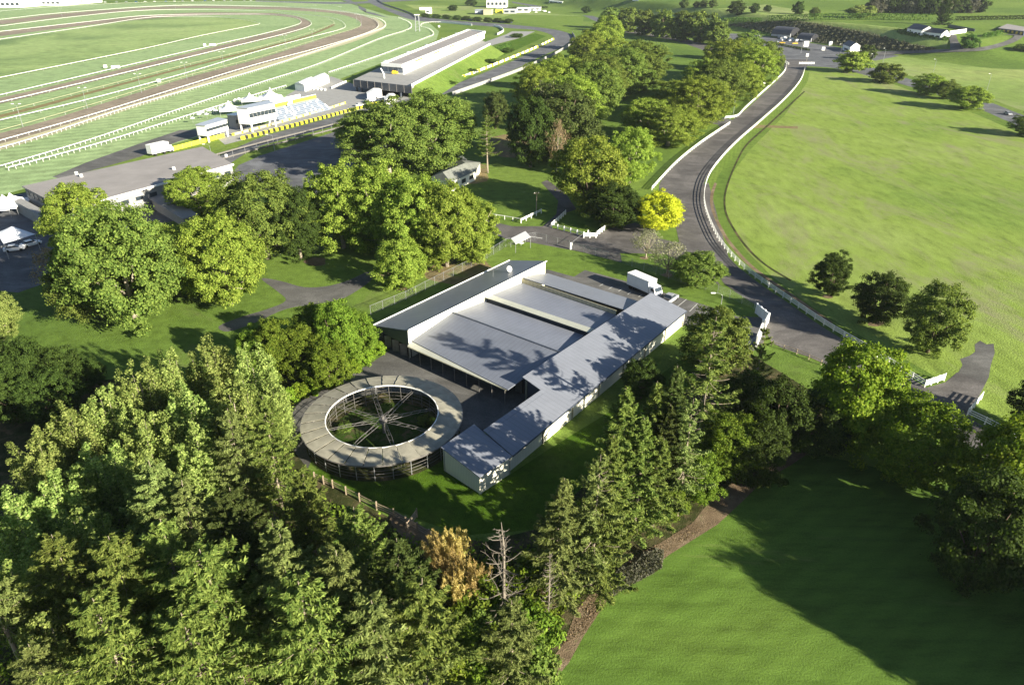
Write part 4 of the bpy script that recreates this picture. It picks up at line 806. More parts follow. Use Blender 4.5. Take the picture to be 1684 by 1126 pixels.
# ------------------------------------------------------------------ horse walker
ZR = 2.9
l, r = at(493.9, 695, ZR), at(759.3, 686, ZR); wc = (l+r)/2; RO = (r-l).length/2
tp, bp = at(628, 617.3, ZR), at(620, 767.5, ZR-.1); wc.y = (tp.y+bp.y)/2; RO = (RO+(tp.y-bp.y)/2)/2; RI = RO*.70
hw = empty('horse_walker', (wc.x, wc.y, 0), 0, label='round horse walker with a corrugated ring roof and radial arms on the stable yard', cat='horse walker')
NP = 28; da = 2*math.pi/NP; mb = MB()
zi, zo = ZR+.35, ZR; ang = da/2-.004
c, s = math.cos(ang), math.sin(ang); K = 6; vs = []
for ri, zz in ((RI, zi), (RO, zo)):
    for dz in (0, -.04):
        for k in range(K+1):
            t = -ang+2*ang*k/K; rr = ri; tw = .10*(k/K-.5)          # each sheet laps over the next
            vs.append((rr*math.cos(t), rr*math.sin(t), zz+dz+tw))
n = K+1; fs = []
for k in range(K):
    fs.append((k, 2*n+k, 2*n+k+1, k+1)); fs.append((n+k, n+k+1, 3*n+k+1, 3*n+k)); fs.append((k, k+1, n+k+1, n+k)); fs.append((2*n+k, 3*n+k, 3*n+k+1, 2*n+k+1))
fs += [(0, n, 3*n, 2*n), (K, 2*n+K, 3*n+K, n+K)]
pan = MB().add(vs, fs).build('roof_panel', M['walker'], hw)
mbp = MB().tube([(RO-.55, 0, -.1), (RO-.55, 0, ZR)], .055, 6); po = mbp.build('post', M['metal'], hw)
mbp = MB().tube([(RI+.15, 0, -.1), (RI+.15, 0, ZR+.3)], .04, 6); pi_ = mbp.build('inner_post', M['steel'], hw)
for i in range(NP):
    for src in (pan, po, pi_):
        o = src if i == 0 else src.copy()
        if i: COL.objects.link(o)
        o.rotation_euler = (0, 0, i*da+.05)
def ring(R, z, r, nm, mat, n=84):
    m = MB(); vs = []; fs = []
    for i in range(n):
        a = 2*math.pi*i/n
        for k in range(4): b = math.pi/4+k*math.pi/2; vs.append(((R+r*math.cos(b))*math.cos(a), (R+r*math.cos(b))*math.sin(a), z+r*math.sin(b)))
    for i in range(n):
        for k in range(4): fs.append((i*4+k, i*4+(k+1) % 4, ((i+1) % n)*4+(k+1) % 4, ((i+1) % n)*4+k))
    return m.add(vs, fs).build(nm, mat, hw)
for z in (.6, 1.1, 1.6): ring(RO-.55, z, .035, 'outer_rail', M['steel'])
for z in (.7, 1.3, 1.9): ring(RI+.15, z, .03, 'inner_rail', M['steel'])
ring(RI-.03, zi-.06, .1, 'inner_gutter', M['white']); ring(RO+.02, zo-.1, .1, 'outer_gutter', M['steel'])
m = MB().tube([(0, 0, -.1), (0, 0, 3.0)], .22, 10); m.tube([(0, 0, 1.9), (0, 0, 2.5)], .55, 12); m.build('hub', M['steel'], hw)
am = MB()
for s_ in (-1, 1):
    am.tube([(.4, s_*.3, 2.2), (RI*.6, s_*.28, 2.5), (RI+1.2, s_*.12, 2.45)], .035, 5)
for k in range(6): x = 1.2+k*RI*.16; am.tube([(x, -.3, 2.35), (x+RI*.08, .3, 2.42)], .025, 4)
am.tube([(0, 0, 3.0), (RI*.55, 0, 2.6)], .02, 4)
arm = am.build('arm', M['steel'], hw)
gm = MB()
for k in range(5): gm.tube([(RI+1.3+0*k, -.9+k*.45, .5), (RI+1.3, -.9+k*.45, 2.3)], .02, 4)
gm.tube([(RI+1.3, -.9, 2.3), (RI+1.3, .9, 2.3)], .03, 4); gm.tube([(RI+1.3, -.9, .5), (RI+1.3, .9, .5)], .03, 4); gate = gm.build('divider_gate', M['steel'], hw)
for i in range(8):
    for src in (arm, gate):
        o = src if i == 0 else src.copy()
        if i: COL.objects.link(o)
        o.rotation_euler = (0, 0, i*math.pi/4+.36)
me = bpy.data.meshes.new('walker_track'); k = 60
me.from_pydata([((RI if j else RO-.4)*math.cos(2*math.pi*i/k), (RI if j else RO-.4)*math.sin(2*math.pi*i/k), .05) for i in range(k) for j in (0, 1)], [], [(2*i, 2*((i+1) % k), 2*((i+1) % k)+1, 2*i+1) for i in range(k)]); me.materials.append(M['dirt']); link('track_surface', me, hw); me.materials[0] = M['forest']
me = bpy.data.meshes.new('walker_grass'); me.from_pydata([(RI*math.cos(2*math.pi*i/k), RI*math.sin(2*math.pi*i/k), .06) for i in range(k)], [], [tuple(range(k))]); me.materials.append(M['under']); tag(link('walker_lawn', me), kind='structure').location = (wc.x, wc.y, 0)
for i in range(5):
    a = i*1.3+.4; tree('shrub', (wc.x+RI*.75*math.cos(a), wc.y+RI*.75*math.sin(a), 0), TR.uniform(.8, 1.5), TR.uniform(1.5, 2.6), 'bush', 'low weedy bush inside the round walker, %s clockwise' % ordn(i), 'bush', 'weeds inside the walker', 'l_plane2')
# ------------------------------------------------------------------ fences
def fence(name, px, hts, post_h, step, label, group=None, matr='white', matp='white', rw=.06, rh=.14, pw=.13, curve=True, mesh=False, cat='fence', maxp=100, hill=False, off=(0, 0)):
    f = (lambda p: gat(*p)) if hill else (lambda p: at(*p))
    P = [f(p) for p in (cr([Vector(q) for q in px], 8) if curve and len(px) > 2 else [Vector(q) for q in px])]
    if curve: R = resample(P, step=step)
    else:
        R = [P[0]]
        for a, b in zip(P[:-1], P[1:]): R += resample([a, b], step=step)[1:]
    o = R[0]; t = TH(name, o, label, cat, group)
    for hz in hts:
        mb = MB()
        for a, b in zip(R[:-1], R[1:]): mb.bar(a+Vector((off[0], off[1], hz)), b+Vector((off[0], off[1], hz)), rw, rh)
        t.part(mb, 'rail', M[matr])
    if mesh:
        mb = MB()
        for a, b in zip(R[:-1], R[1:]):
            d = (b-a); L = d.length; n = max(2, int(L/.35))
            for k in range(n):
                p = a+d*(k/n); mb.bar(p+Vector((0, 0, .05)), p+d*(1/n)*3+Vector((0, 0, post_h-.1)), .008, .012); mb.bar(p+Vector((0, 0, post_h-.1)), p+d*(1/n)*3+Vector((0, 0, .05)), .008, .012)
        t.part(mb, 'wire_mesh', M['metal'])
    order = sorted(range(len(R)), key=lambda i: (R[i]-Vector((0, 0, CAMH))).length)
    near = set(order[:maxp]); pm = None; far = MB()
    for i, p in enumerate(R):
        if i in near:
            if pm is None: pm = MB().box((0, 0, post_h/2-.1), (pw, pw, post_h+.2)).build('post', M[matp], t.o); c = pm
            else: c = pm.copy(); COL.objects.link(c)
            c.location = p-t.loc
        else: far.box((p.x, p.y, p.z+post_h/2), (pw, pw, post_h))
    if far.v: tag(t.part(far, 'far_posts', M[matp]), kind='stuff')
    return t
fence('rail_fence', [(1324, 112), (1316, 134), (1291, 164), (1247, 204), (1214, 233), (1187, 261), (1166, 290), (1158, 318), (1160, 345), (1173, 379), (1191, 409), (1229, 448), (1295, 495), (1362, 540), (1432, 581), (1520, 637)], (.5, .85, 1.2), 1.3, 2.6, 'long white three-rail fence along the outer edge of the main road', rh=.12)
fence('rail_fence', [(1520, 637), (1552, 626)], (.4, .7, 1.0, 1.3), 1.5, 1.5, 'short white angled fence at the near gateway, left side', 'gateway wing fences', curve=False, rh=.16)
fence('rail_fence', [(1613, 657), (1590, 684)], (.4, .7, 1.0, 1.3), 1.5, 1.5, 'short white angled fence at the near gateway, right side', 'gateway wing fences', curve=False, rh=.16)
fence('rail_fence', [(1590, 684), (1640, 708), (1700, 742), (1800, 800)], (.5, .85, 1.2), 1.3, 2.6, 'white three-rail fence running off the right edge', rh=.12)
fence('rail_fence', [(1452, 652), (1500, 678), (1560, 716), (1572, 724)], (.5, .85, 1.2), 1.3, 2.4, 'white fence half hidden between the roadside trees')
fence('rail_fence', [(1293, 106), (1289, 120), (1262, 146), (1226, 179), (1212, 193), (1192, 196)], (.5, .85, 1.2), 1.3, 2.6, 'white fence along the inner edge of the far main road', rh=.16)
fence('rail_fence', [(1200, 205), (1150, 239), (1110, 272), (1072, 313)], (.5, .85, 1.2), 1.3, 2.6, 'white fence from the side gate to the golden tree', rh=.16)
fence('rail_fence', [(1288, 102), (1297, 107)], (.4, .8, 1.2), 1.5, 1.3, 'white gate wing left of the far road end', 'far gate wings', curve=False, rh=.3)
fence('rail_fence', [(1314, 106), (1339, 106)], (.4, .8, 1.2), 1.5, 2.0, 'white gate wing right of the far road end', 'far gate wings', curve=False, rh=.3)
fence('rail_fence', [(857, 367), (890, 351)], (.8, 1.15), 1.35, 2.4, 'white fence left of the shaded drive', 'white junction fences', curve=False, rh=.2, pw=.22)
fence('rail_fence', [(802, 357), (830, 361), (857, 366)], (1.0,), 1.1, 3.2, 'single-rail pale fence behind the plane trees', curve=False)
fence('rail_fence', [(930, 353), (907, 374)], (.5, .85, 1.2), 1.35, 1.8, 'white fence right of the shaded drive', 'white junction fences', curve=False, rh=.2, pw=.22)
fence('rail_fence', [(907, 374), (960, 389)], (.75, 1.1), 1.3, 2.2, 'white fence facing the junction with bulky posts', 'white junction fences', curve=False, rh=.1, pw=.25)
fence('rail_fence', [(960, 391), (980, 391)], (.5, .8, 1.15), 1.4, 1.8, 'short boarded white fence at the junction corner', 'white junction fences', curve=False, rh=.28, pw=.25)
fence('rail_fence', [(982, 388), (1001, 373)], (.5, .8, 1.15), 1.35, 1.6, 'white fence running from the corner to the dark tree', 'white junction fences', curve=False, rh=.28, pw=.25)
b = at(967, 386); TH('bollard', b, 'lone white post inside the junction fence', 'post').part(MB().prism([(b.x-.15, b.y-.15), (b.x+.15, b.y-.15), (b.x+.15, b.y+.15), (b.x-.15, b.y+.15)], 0, 1.2), 'shaft', M['white'])
b = at(939, 410); t = TH('gate_post', b, 'stout white gate post at the mesh gate', 'gate post'); t.part(MB().prism([(b.x-.25, b.y-.2), (b.x+.25, b.y-.2), (b.x+.25, b.y+.2), (b.x-.25, b.y+.2)], 0, 1.7), 'shaft', M['white']); t.part(MB().tube([b+Vector((0, 0, 1.6)), at(958, 394)+Vector((0, 0, 1.5))], .04, 5), 'gate_rail', M['metal'])
fence('mesh_fence', [(610, 518), (668, 494), (730, 462), (790, 432), (832, 406), (868, 397), (880, 395), (936, 409)], (2.0,), 2.1, 3.2, 'tall wire mesh fence on thin steel posts behind the stables', matr='metal', matp='metal', rw=.04, rh=.04, pw=.07, curve=False, mesh=True)
fence('mesh_fence', [(940, 410), (1020, 432), (1120, 465), (1180, 482), (1240, 508)], (1.8,), 1.9, 3.2, 'wire mesh fence between car park and road verge', matr='metal', matp='metal', rw=.03, rh=.03, pw=.06, curve=False, mesh=True)
fence('timber_fence', [(518, 789), (548, 802), (592, 824), (620, 838), (648, 850), (668, 862), (706, 884), (740, 900)], (.35, .7, 1.05), 1.35, 2.0, 'rough brown post and rail fence below the round yard', matr='wood', matp='wood', curve=False, rh=.1, pw=.16)
fence('timber_gate', [(670, 873), (686, 850)], (.3, .6, .9, 1.2), 1.4, 2.2, 'weathered timber gate standing open beside the orange brush', matr='wood', matp='wood', curve=False, rh=.12, cat='gate')
fence('timber_fence', [(1268, 569), (1310, 582), (1350, 600)], (.5, .9), 1.0, 2.4, 'low timber edging fence right of the entrance', matr='wood', matp='wood', curve=False, rh=.08)
# entrance gates and walls
def slabwall(name, a, b, h, th, mat, label, cat='wall', cap=True, ribs=0, grp=None):
    A, B = at(*a), at(*b); t = TH(name, A, label, cat, grp); t.part(wallseg((A.x, A.y), (B.x, B.y), h, h, th), 'panel', M[mat])
    d = (B-A).normalized()
    if cap: t.part(MB().bar(A-d*.1+Vector((0, 0, h+.06)), B+d*.1+Vector((0, 0, h+.06)), th+.14, .12), 'coping', M[mat])
    for k in range(ribs+1):
        p = A.lerp(B, k/max(1, ribs)); t.part(MB().box((p.x, p.y, h/2+.1), (.32, .32, h+.3), math.atan2(d.y, d.x)), 'pillar', M[mat])
    return t
slabwall('entrance_wall', (1243, 515), (1262, 531), 1.9, .15, 'truckbox', 'ribbed white entrance wing wall beside the road', ribs=3)
slabwall('entrance_wall', (1262, 531), (1257, 541), 1.7, .2, 'white', 'white entrance wall return going down from the wing', ribs=1)
slabwall('entrance_wall', (1251, 551), (1243, 572), 2.2, .3, 'white', 'bright white entrance wall behind the narrow conifer', ribs=1)
fence('steel_gate', [(1227, 573), (1243, 561)], (.3, .7, 1.1), 1.2, 2.5, 'grey tubular steel gate at the stable entrance', matr='metal', matp='metal', curve=False, rw=.05, rh=.05, cat='gate')
b = at(1224, 582); TH('gate_post', b, 'slim white gate post below the steel gate', 'gate post').part(MB().tube([(b.x, b.y, -.1), (b.x, b.y, 1.7)], .14, 8), 'shaft', M['white'])
b = at(1256, 537); TH('gate_post', b, 'squat white gate post between the entrance walls', 'gate post').part(MB().box((b.x, b.y, .7), (.7, .7, 1.5)), 'shaft', M['white'])
# racecourse rails (goose-neck posts lean to the turf)
rl = 'racecourse running rails'
def rail(px, lb, step=4, ph=1.15, posts=True, m='white', rh=.14, hts=(1.15,), mx=100): fence('running_rail', px, hts, ph, step, lb, rl, matr=m, matp=m, rw=.14, rh=rh, pw=.1 if posts else .06, maxp=mx, cat='rail')
rail([(15, 281), (75, 265), (175, 237), (300, 197), (421, 159), (471, 144)], 'outermost running rail of the course, lower left piece', 2.6, rh=.25)
rail([(-40, 290), (0, 279), (150, 234), (300, 182), (420, 142), (521, 109), (621, 67), (664, 53), (677, 45), (672, 37), (655, 30)], 'white running rail second from the stands', 2.8, rh=.22)
rail([(541, 122), (621, 95), (696, 66), (713, 58), (707, 49), (692, 44), (700, 39), (725, 38)], 'wavy outermost running rail behind the pit building', 3, rh=.25)
rail([(-40, 257), (0, 248), (75, 226), (225, 176), (420, 119), (521, 86), (608, 56), (633, 45), (630, 35), (609, 28), (560, 20), (480, 13), (300, 9)], 'running rail just outside the pale sand margin', 3, rh=.2)
for i, (px, lb) in enumerate([([(-60, 251), (0, 236), (150, 193), (300, 146), (421, 109), (521, 82), (596, 59), (622, 45), (612, 32), (571, 21), (496, 14), (421, 11.5), (275, 11), (100, 23), (0, 34)], 'bold white rail on the outer edge of the wide sand track'),
    ([(-60, 232), (0, 219), (150, 176), (300, 130), (421, 98), (496, 75), (546, 60), (583, 49), (594, 41), (583, 31), (546, 22)], 'thin rail on the inner edge of the wide sand track'),
    ([(-60, 217), (0, 202), (150, 166), (300, 125), (421, 88), (508, 64), (561, 50), (567, 41), (546, 31), (483, 24), (421, 19), (250, 18), (125, 29), (0, 45)], 'white rail between the two sand tracks'),
    ([(-60, 203), (0, 189), (150, 150), (300, 111), (421, 81), (496, 60), (533, 47), (550, 39), (531, 29), (496, 24)], 'dull rail beside the worn service lane'),
    ([(-60, 184), (0, 172), (200, 124), (350, 87), (420, 70), (471, 57), (506, 46), (512, 38), (496, 30), (458, 24)], 'rail on the outer edge of the inner sand track'),
    ([(-60, 173), (0, 160), (195, 114), (350, 77), (420, 61), (471, 48), (494, 40), (492, 33), (471, 28), (420, 25), (250, 27), (150, 37), (0, 54)], 'rail on the inner edge of the inner sand track'),
    ([(-60, 144), (0, 131), (225, 85), (330, 61), (420, 43), (426, 40), (400, 34), (350, 29), (250, 30), (150, 45), (0, 67)], 'innermost rail around the infield'),
    ([(0, 20), (100, 12), (250, 5), (420, 4), (520, 7), (560, 12)], 'farthest rail at the back of the course')]):
    fence('running_rail', px, (1.1,), 1.1, 14 if i else 6, lb, rl, rw=.14, rh=.24 if i in (0, 2, 4, 5, 6) else .13, pw=.06, maxp=60, cat='rail', matr='tan' if i in (1, 3) else 'white')
# ------------------------------------------------------------------ vehicles
def wheelm(r=.33, w_=.22):
    mb = MB(); n = 14; v = []; 
    for y in (-w_/2, w_/2): v += [(r*math.cos(2*math.pi*k/n), y, r*math.sin(2*math.pi*k/n)) for k in range(n)]
    return mb.add(v, [tuple(range(n))[::-1], tuple(range(n, 2*n))]+[(k, (k+1) % n, (k+1) % n+n, k+n) for k in range(n)])
def hull(mb, xs_, hw):      # body of cross sections: (x, z0, z1, half width)
    v = []; fs = []
    for x, z0, z1, w_ in xs_: v += [(x, -w_*hw, z0), (x, w_*hw, z0), (x, w_*hw, z1-(z1-z0)*.12), (x, w_*hw*.88, z1), (x, -w_*hw*.88, z1), (x, -w_*hw, z1-(z1-z0)*.12)]
    for i in range(len(xs_)-1):
        for k in range(6): fs.append((i*6+k, i*6+(k+1) % 6, (i+1)*6+(k+1) % 6, (i+1)*6+k))
    n = len(v); fs += [tuple(range(6))[::-1], tuple(range(n-6, n))]
    return mb.add(v, fs)
CARS = {}
def car(p, rz, paint, label, kind='sedan', group=None, cat='car'):
    if kind not in CARS:
        e = empty('car'); CARS[kind] = e
        if kind == 'sedan': b = [(-2.2, .4, .75, .8), (-2.15, .3, .95, .95), (-1.5, .28, 1.0, 1), (1.0, .28, .98, 1), (2.0, .3, .82, .95), (2.2, .4, .65, .8)]; g_ = [(-1.75, .93, .97, .86), (-1.1, .93, 1.4, .8), (.3, .93, 1.42, .8), (1.05, .93, .97, .86)]; r_ = [(-1.1, 1.38, 1.45, .76), (.3, 1.38, 1.47, .76)]
        elif kind == 'ute': b = [(-2.5, .5, 1.0, .9), (-2.45, .4, 1.05, 1), (-.9, .4, 1.05, 1), (1.3, .4, 1.08, 1), (2.2, .45, 1.0, .95), (2.4, .5, .8, .85)]; g_ = [(-.95, 1.02, 1.06, .86), (-.7, 1.02, 1.68, .8), (.5, 1.02, 1.7, .8), (1.2, 1.02, 1.06, .86)]; r_ = [(-.7, 1.66, 1.74, .76), (.5, 1.66, 1.75, .76)]
        else: b = [(-2.4, .4, 1.9, .95), (-2.3, .35, 2.1, 1), (1.2, .35, 2.1, 1), (1.9, .35, 1.2, 1), (2.4, .4, .9, .9)]; g_ = [(1.2, 1.3, 1.95, .93), (1.85, 1.22, 1.28, .93)]; r_ = [(-2.2, 2.08, 2.16, .9), (1.1, 2.08, 2.16, .9)]
        hull(MB(), b, .9).build('body', M['carwhite'], e); hull(MB(), g_, .9).build('window', M['glass'], e); hull(MB(), r_, .9).build('roof', M['carwhite'], e)
        for sx in (-1.35, 1.4):
            for sy in (-.8, .8): wheelm().build('wheel', M['black'], e).location = (sx, sy, .33)
        for sy in (-.6, .6): MB().box((2.2 if kind != 'van' else 2.4, sy, .68), (.1, .3, .14)).build('headlight', M['lens'], e)
        if kind == 'ute': MB().box((-1.75, 0, 1.06), (1.3, 1.45, .05)).build('tray', M['black'], e)
        c = e
    else: c = copy_tree(CARS[kind])
    c.location = p; c.rotation_euler = (0, 0, rz); tag(c, label, cat, group)
    for ch in c.children:
        if ch.name.split('.')[0] in ('body', 'roof'): ch.material_slots[0].link = 'OBJECT'; ch.material_slots[0].material = M[paint]
    return c
def pxang(a, b): A, B = gat(*a), gat(*b); return math.atan2(B.y-A.y, B.x-A.x)
# box truck beside the stables
A0, B0 = at(1033, 474), at(1068, 489.5); rz = math.atan2(B0.y-A0.y, B0.x-A0.x); o = A0+Vector((.6, 1.0, 0))
tk = empty('box_truck', o, rz, label='white box truck with a grey-white cargo box parked on the stall lines', cat='truck'); BL = (B0-A0).length
MB().box((BL/2, 0, 2.15), (BL, 2.4, 2.5)).build('cargo_box', M['truckbox'], tk)
MB().box((BL/2, 0, 3.42), (BL+.06, 2.46, .06)).build('box_roof', M['white'], tk)
hull(MB(), [(BL+.15, .55, 2.5, 1), (BL+1.35, .55, 2.45, 1), (BL+1.75, .55, 1.5, 1), (BL+1.85, .6, 1.2, .95)], 1.1).build('cab', M['carwhite'], tk)
MB().add([(BL+1.40, -.98, 2.33), (BL+1.40, .98, 2.33), (BL+1.78, .98, 1.5), (BL+1.78, -.98, 1.5)], [(0, 1, 2, 3)]).build('windscreen', M['glass'], tk)
for sy in (-1.11, 1.11): MB().box((BL+.95, sy, 1.9), (.8, .03, .6)).build('side_window', M['glass'], tk)
for sy in (-.8, .8): MB().box((BL+1.86, sy, .9), (.05, .35, .22)).build('headlight', M['lens'], tk)
for sy in (-1.3, 1.3): MB().box((BL+1.6, sy, 1.9), (.08, .22, .45)).build('mirror', M['black'], tk)
MB().box((BL/2+.6, 0, .7), (BL+1.4, .8, .3)).build('chassis', M['black'], tk)
for sx in (.9, BL*.35, BL+1.0):
    for sy in (-.95, .95): wheelm(.42, .3).build('wheel', M['black'], tk).location = (sx, sy, .42)
car(at(1101, 496), pxang((1092, 500), (1112, 493))+.25, 'silver', 'silver utility truck parked nose out beside the box truck', 'ute')
car(at(1657, 189), pxang((1620, 175), (1684, 198))+0, 'silver', 'silver car driving on the public road at the right edge')
car(at(1672, 118) if False else at(1690, 208), pxang((1684, 198), (1620, 175)), 'carwhite', 'pale car just outside the right edge on the public road')
# white trailer by the track
def rigid_truck(p, rz, L, label, group=None, w_=2.4, hh=3.4, paint='white'):
    e = empty('box_trailer', p, rz, label=label, cat='trailer', group=group)
    MB().box((0, 0, (hh+.9)/2), (L, w_, hh-.9)).build('cargo_box', M[paint], e); hull(MB(), [(L/2+.1, .5, 2.7, 1), (L/2+1.1, .5, 2.6, 1), (L/2+1.6, .5, 1.5, 1)], w_*.46).build('cab', M['carwhite'], e)
    MB().box((L/2+1.38, 0, 2.02), (.06, w_*.8, .5)).build('windscreen', M['glass'], e)
    for sx in (-L*.3, L*.2, L/2+.8):
        for sy in (-w_*.42, w_*.42): wheelm(.45, .3).build('wheel', M['black'], e).location = (sx, sy, .45)
    return e
rigid_truck(at(262, 254), pxang((244, 259), (282, 250)), 7.2, 'big white horse float parked beside the course lane', w_=2.8, hh=4)
g = 'vehicles in the sales yard'
yl = [(1236, 48, 'carwhite', 'van', 'white van at the far end of the sales yard'), (1242, 53, 'carwhite', 'van', 'white van second from the far end of the sales yard'), (1250, 51, 'silver', 'sedan', 'silver car behind the white vans in the sales yard'), (1238, 60, 'bluepaint', 'sedan', 'blue car by the avenue end of the yard'), (1248, 61, 'carwhite', 'sedan', 'white car right of the blue one'), (1254, 56, 'carwhite', 'ute', 'white utility near the dark barn'),
 (1283, 67, 'carwhite', 'sedan', 'white car in front of the first barn'), (1291, 66, 'carwhite', 'van', 'white van in front of the first barn'), (1299, 68, 'carwhite', 'sedan', 'white car right of the van by the first barn'), (1286, 72, 'yelpaint', 'ute', 'yellow utility at the low hedge'), (1307, 73, 'yelpaint', 'ute', 'yellow utility nearer the sign'), (1278, 70, 'silver', 'sedan', 'silver car at the hedge end'), (1343, 61, 'carwhite', 'van', 'white van behind the second barn'), (1350, 64, 'carwhite', 'sedan', 'white car behind the second barn'), (1357, 66, 'silver', 'sedan', 'silver car in the open yard'),
 (1366, 72, 'black', 'sedan', 'black car alone in the yard middle'), (1378, 67, 'carwhite', 'sedan', 'white car at the foot of the scrub bank'), (1425, 81, 'yelpaint', 'van', 'yellow machine by the gabled cabin'), (1436, 82, 'carwhite', 'ute', 'white utility right of the gabled cabin'), (1450, 85, 'redpaint', 'sedan', 'dark red car right of the gabled cabin')]
for i in range(9): yl.append((1233+i*3.4, 47+(i*37) % 9, 'carwhite', 'van' if i % 2 else 'sedan', 'white vehicle packed in the far yard corner, %s from the left' % ordn(i)))
for i in range(7): yl.append((1280+i*5, 63+(i*29) % 7, 'carwhite' if i % 3 else 'silver', 'sedan' if i % 2 else 'van', 'pale vehicle parked among the barns, %s from the left' % ordn(i)))
for x, y, c, k, lb in yl: car(at(x, y, .0), TR.uniform(0, 3), c, lb, k, g)
# ------------------------------------------------------------------ poles
def pole(p, h, label, name='lamp_post', arms=1, cat='lamp post', group=None, r=.09, rz=0, mat='metal'):
    e = empty(name, p, rz, label=label, cat=cat, group=group)
    MB().tube([(0, 0, -.2), (0, 0, h*.5), (0, 0, h)], [r, r*.8, r*.55], 7).build('pole', M[mat], e)
    if arms == 1:
        MB().tube([(0, 0, h-.05), (-.5, 0, h+.45), (-1.6, 0, h+.6)], r*.45, 5).build('arm', M[mat], e); MB().box((-1.9, 0, h+.58), (.9, .34, .14)).build('lamp_head', M['white'], e)
    elif arms == 2:
        for s_ in (-1, 1):
            MB().tube([(0, 0, h-.05), (s_*1.2, 0, h+.7)], r*.45, 5).build('arm', M[mat], e); MB().box((s_*1.5, 0, h+.75), (.9, .4, .2)).build('lamp_head', M['white'], e)
    elif arms == 3:
        MB().box((0, 0, h-.3), (1.6, .12, .12)).build('cross_arm', M['wood'], e)
        for s_ in (-.6, .6): MB().tube([(s_, 0, h-.3), (s_, 0, h)], .06, 6).build('insulator', M['white'], e)
    return e
g = 'lamp posts along the public road'
for i, (x, by, ty) in enumerate([(1622, 152, 123), (1535, 119, 99), (1452, 103, 81), (1381, 95, 74), (1434, 104, 90)]):
    p = at(x, by); pole(p, max(5, hgt(p, ty)), 'single-arm grey lamp post on the public road, %s from the right' % ordn([0, 1, 2, 4, 3][i]), group=g, rz=.4)
p = at(1317, 88); pole(p, 9, 'lamp post at the sales yard corner opposite the main road', group=g)
g = 'light masts inside the course'
for i, (x, by, ty) in enumerate([(38, 209, 174), (144, 179, 147), (233, 153, 124), (308, 131, 105), (369, 112, 87), (471, 83, 60), (515, 70, 50), (595, 45, 26), (587, 37, 25), (561, 27, 12), (519, 21, 10), (103, 30, 15), (290, 20, 9)]):
    p = at(x, by); pole(p, hgt(p, ty), 'thin light mast on the course, %s from the left' % ordn([1, 2, 4, 5, 6, 7, 9, 12, 11, 10, 8, 0, 3][i]), 'light_mast', 2, 'light mast', g, .11)
p = at(882, 350); pole(p, hgt(p, 316), 'grey timber pole beside the shaded drive', 'utility_pole', 3, 'utility pole', None, .16, .3, 'wood')
p = at(1206, 188); pole(p, hgt(p, 166), 'slender lamp post at the side gate of the avenue', r=.08)
for i, (x, by, ty) in enumerate([(452, 250, 224), (350, 268, 240), (1186, 500, 486)]):
    p = at(x, by); pole(p, hgt(p, ty), ['lamp post between circuit and shaded car park', 'lamp post at the corner of the flat roof', 'short lamp post by the mesh fence near the road'][i])
p = at(687, 52); e = TH('lattice_tower', p, 'small lattice tower where the circuit straightens', 'tower'); mb = MB()
for a, b in ((-1, -1), (1, -1), (1, 1), (-1, 1)): mb.bar(p+Vector((a*2, b*2, 0)), p+Vector((a*1.6, b*1.6, 15)), .3, .3)
for k in range(6):
    z = 1+k*2.6; mb.bar(p+Vector((-2, -2, z)), p+Vector((2, -2, z+1.3)), .2, .2); mb.bar(p+Vector((2, -2, z)), p+Vector((2, 2, z+1.3)), .2, .2)
e.part(mb, 'frame', M['metal']); e.part(MB().box((p.x, p.y, 15.2), (5, 5, .5)), 'platform', M['white'])
# ------------------------------------------------------------------ circuit-side buildings
def blockpx(t, corners, zt, zb, nm, mat): P = [at(x, y, zt) for x, y in corners]; return t.part(MB().prism([V2(p) for p in P], zb, zt), nm, M[mat])
def wins(t, a, b, z0, z1, n, mat='glass', gap=.25, nm='window', off=.04):
    A, B = Vector((a.x, a.y, 0)), Vector((b.x, b.y, 0)); d = B-A; u = d.normalized(); nn = Vector((u.y, -u.x, 0)); L = d.length/n
    for k in range(n):
        m = A+d*((k+.5)/n)+nn*off; t.part(MB().box((m.x, m.y, (z0+z1)/2), (L*(1-gap), .1, z1-z0), math.atan2(d.y, d.x)), nm, M[mat])
fr = TH('race_office', at(200, 330), 'long building with a flat grey roof and white walls beside the course', 'building'); z = 6
cs = [(36, 306), (333, 241), (384, 270), (110, 345)]; blockpx(fr, cs, z, z-.35, 'roof', 'greyroof'); P = [at(x, y, z) for x, y in cs]; Pi = inset(P, .5)
fr.part(MB().prism([V2(p) for p in Pi], -.1, z-.36), 'wall', M['concrete'])  # pale walls drawn grey, tree shade put into the colour
fr.part(MB().bar(P[3]+Vector((0, 0, -.1)), P[2]+Vector((0, 0, -.1)), .3, .5), 'gutter', M['white']); wins(fr, Pi[3], Pi[2], 3.3, 4.3, 12, off=.08, gap=.5)
for x, y in ((286, 279), (126, 287), (134, 291), (372, 258)): p = at(x, y, z); fr.part(MB().tube([(p.x, p.y, z), (p.x, p.y, z+.8)], .45, 8), 'roof_vent', M['white'])
l0, l1 = Pi[0], Pi[3]; fr.part(wallseg((l0.x-1, l0.y-3), (l1.x-2, l1.y-2), 3.2, 3.2, 2.2), 'balcony', M['concrete']); wins(fr, Pi[0], Pi[3], 3.6, 5.2, 9, off=.1, mat='fascia', gap=.3)
an = TH('annexe', at(292, 340), 'small annexe with a sloping grey roof behind the flat roofed building', 'annexe'); blockpx(an, [(238, 322), (262, 316), (326, 352), (300, 360)], 3.2, 2.95, 'roof', 'greyroof'); blockpx(an, [(242, 323), (262, 318), (322, 352), (302, 358)], 2.9, -.1, 'wall', 'greywall')
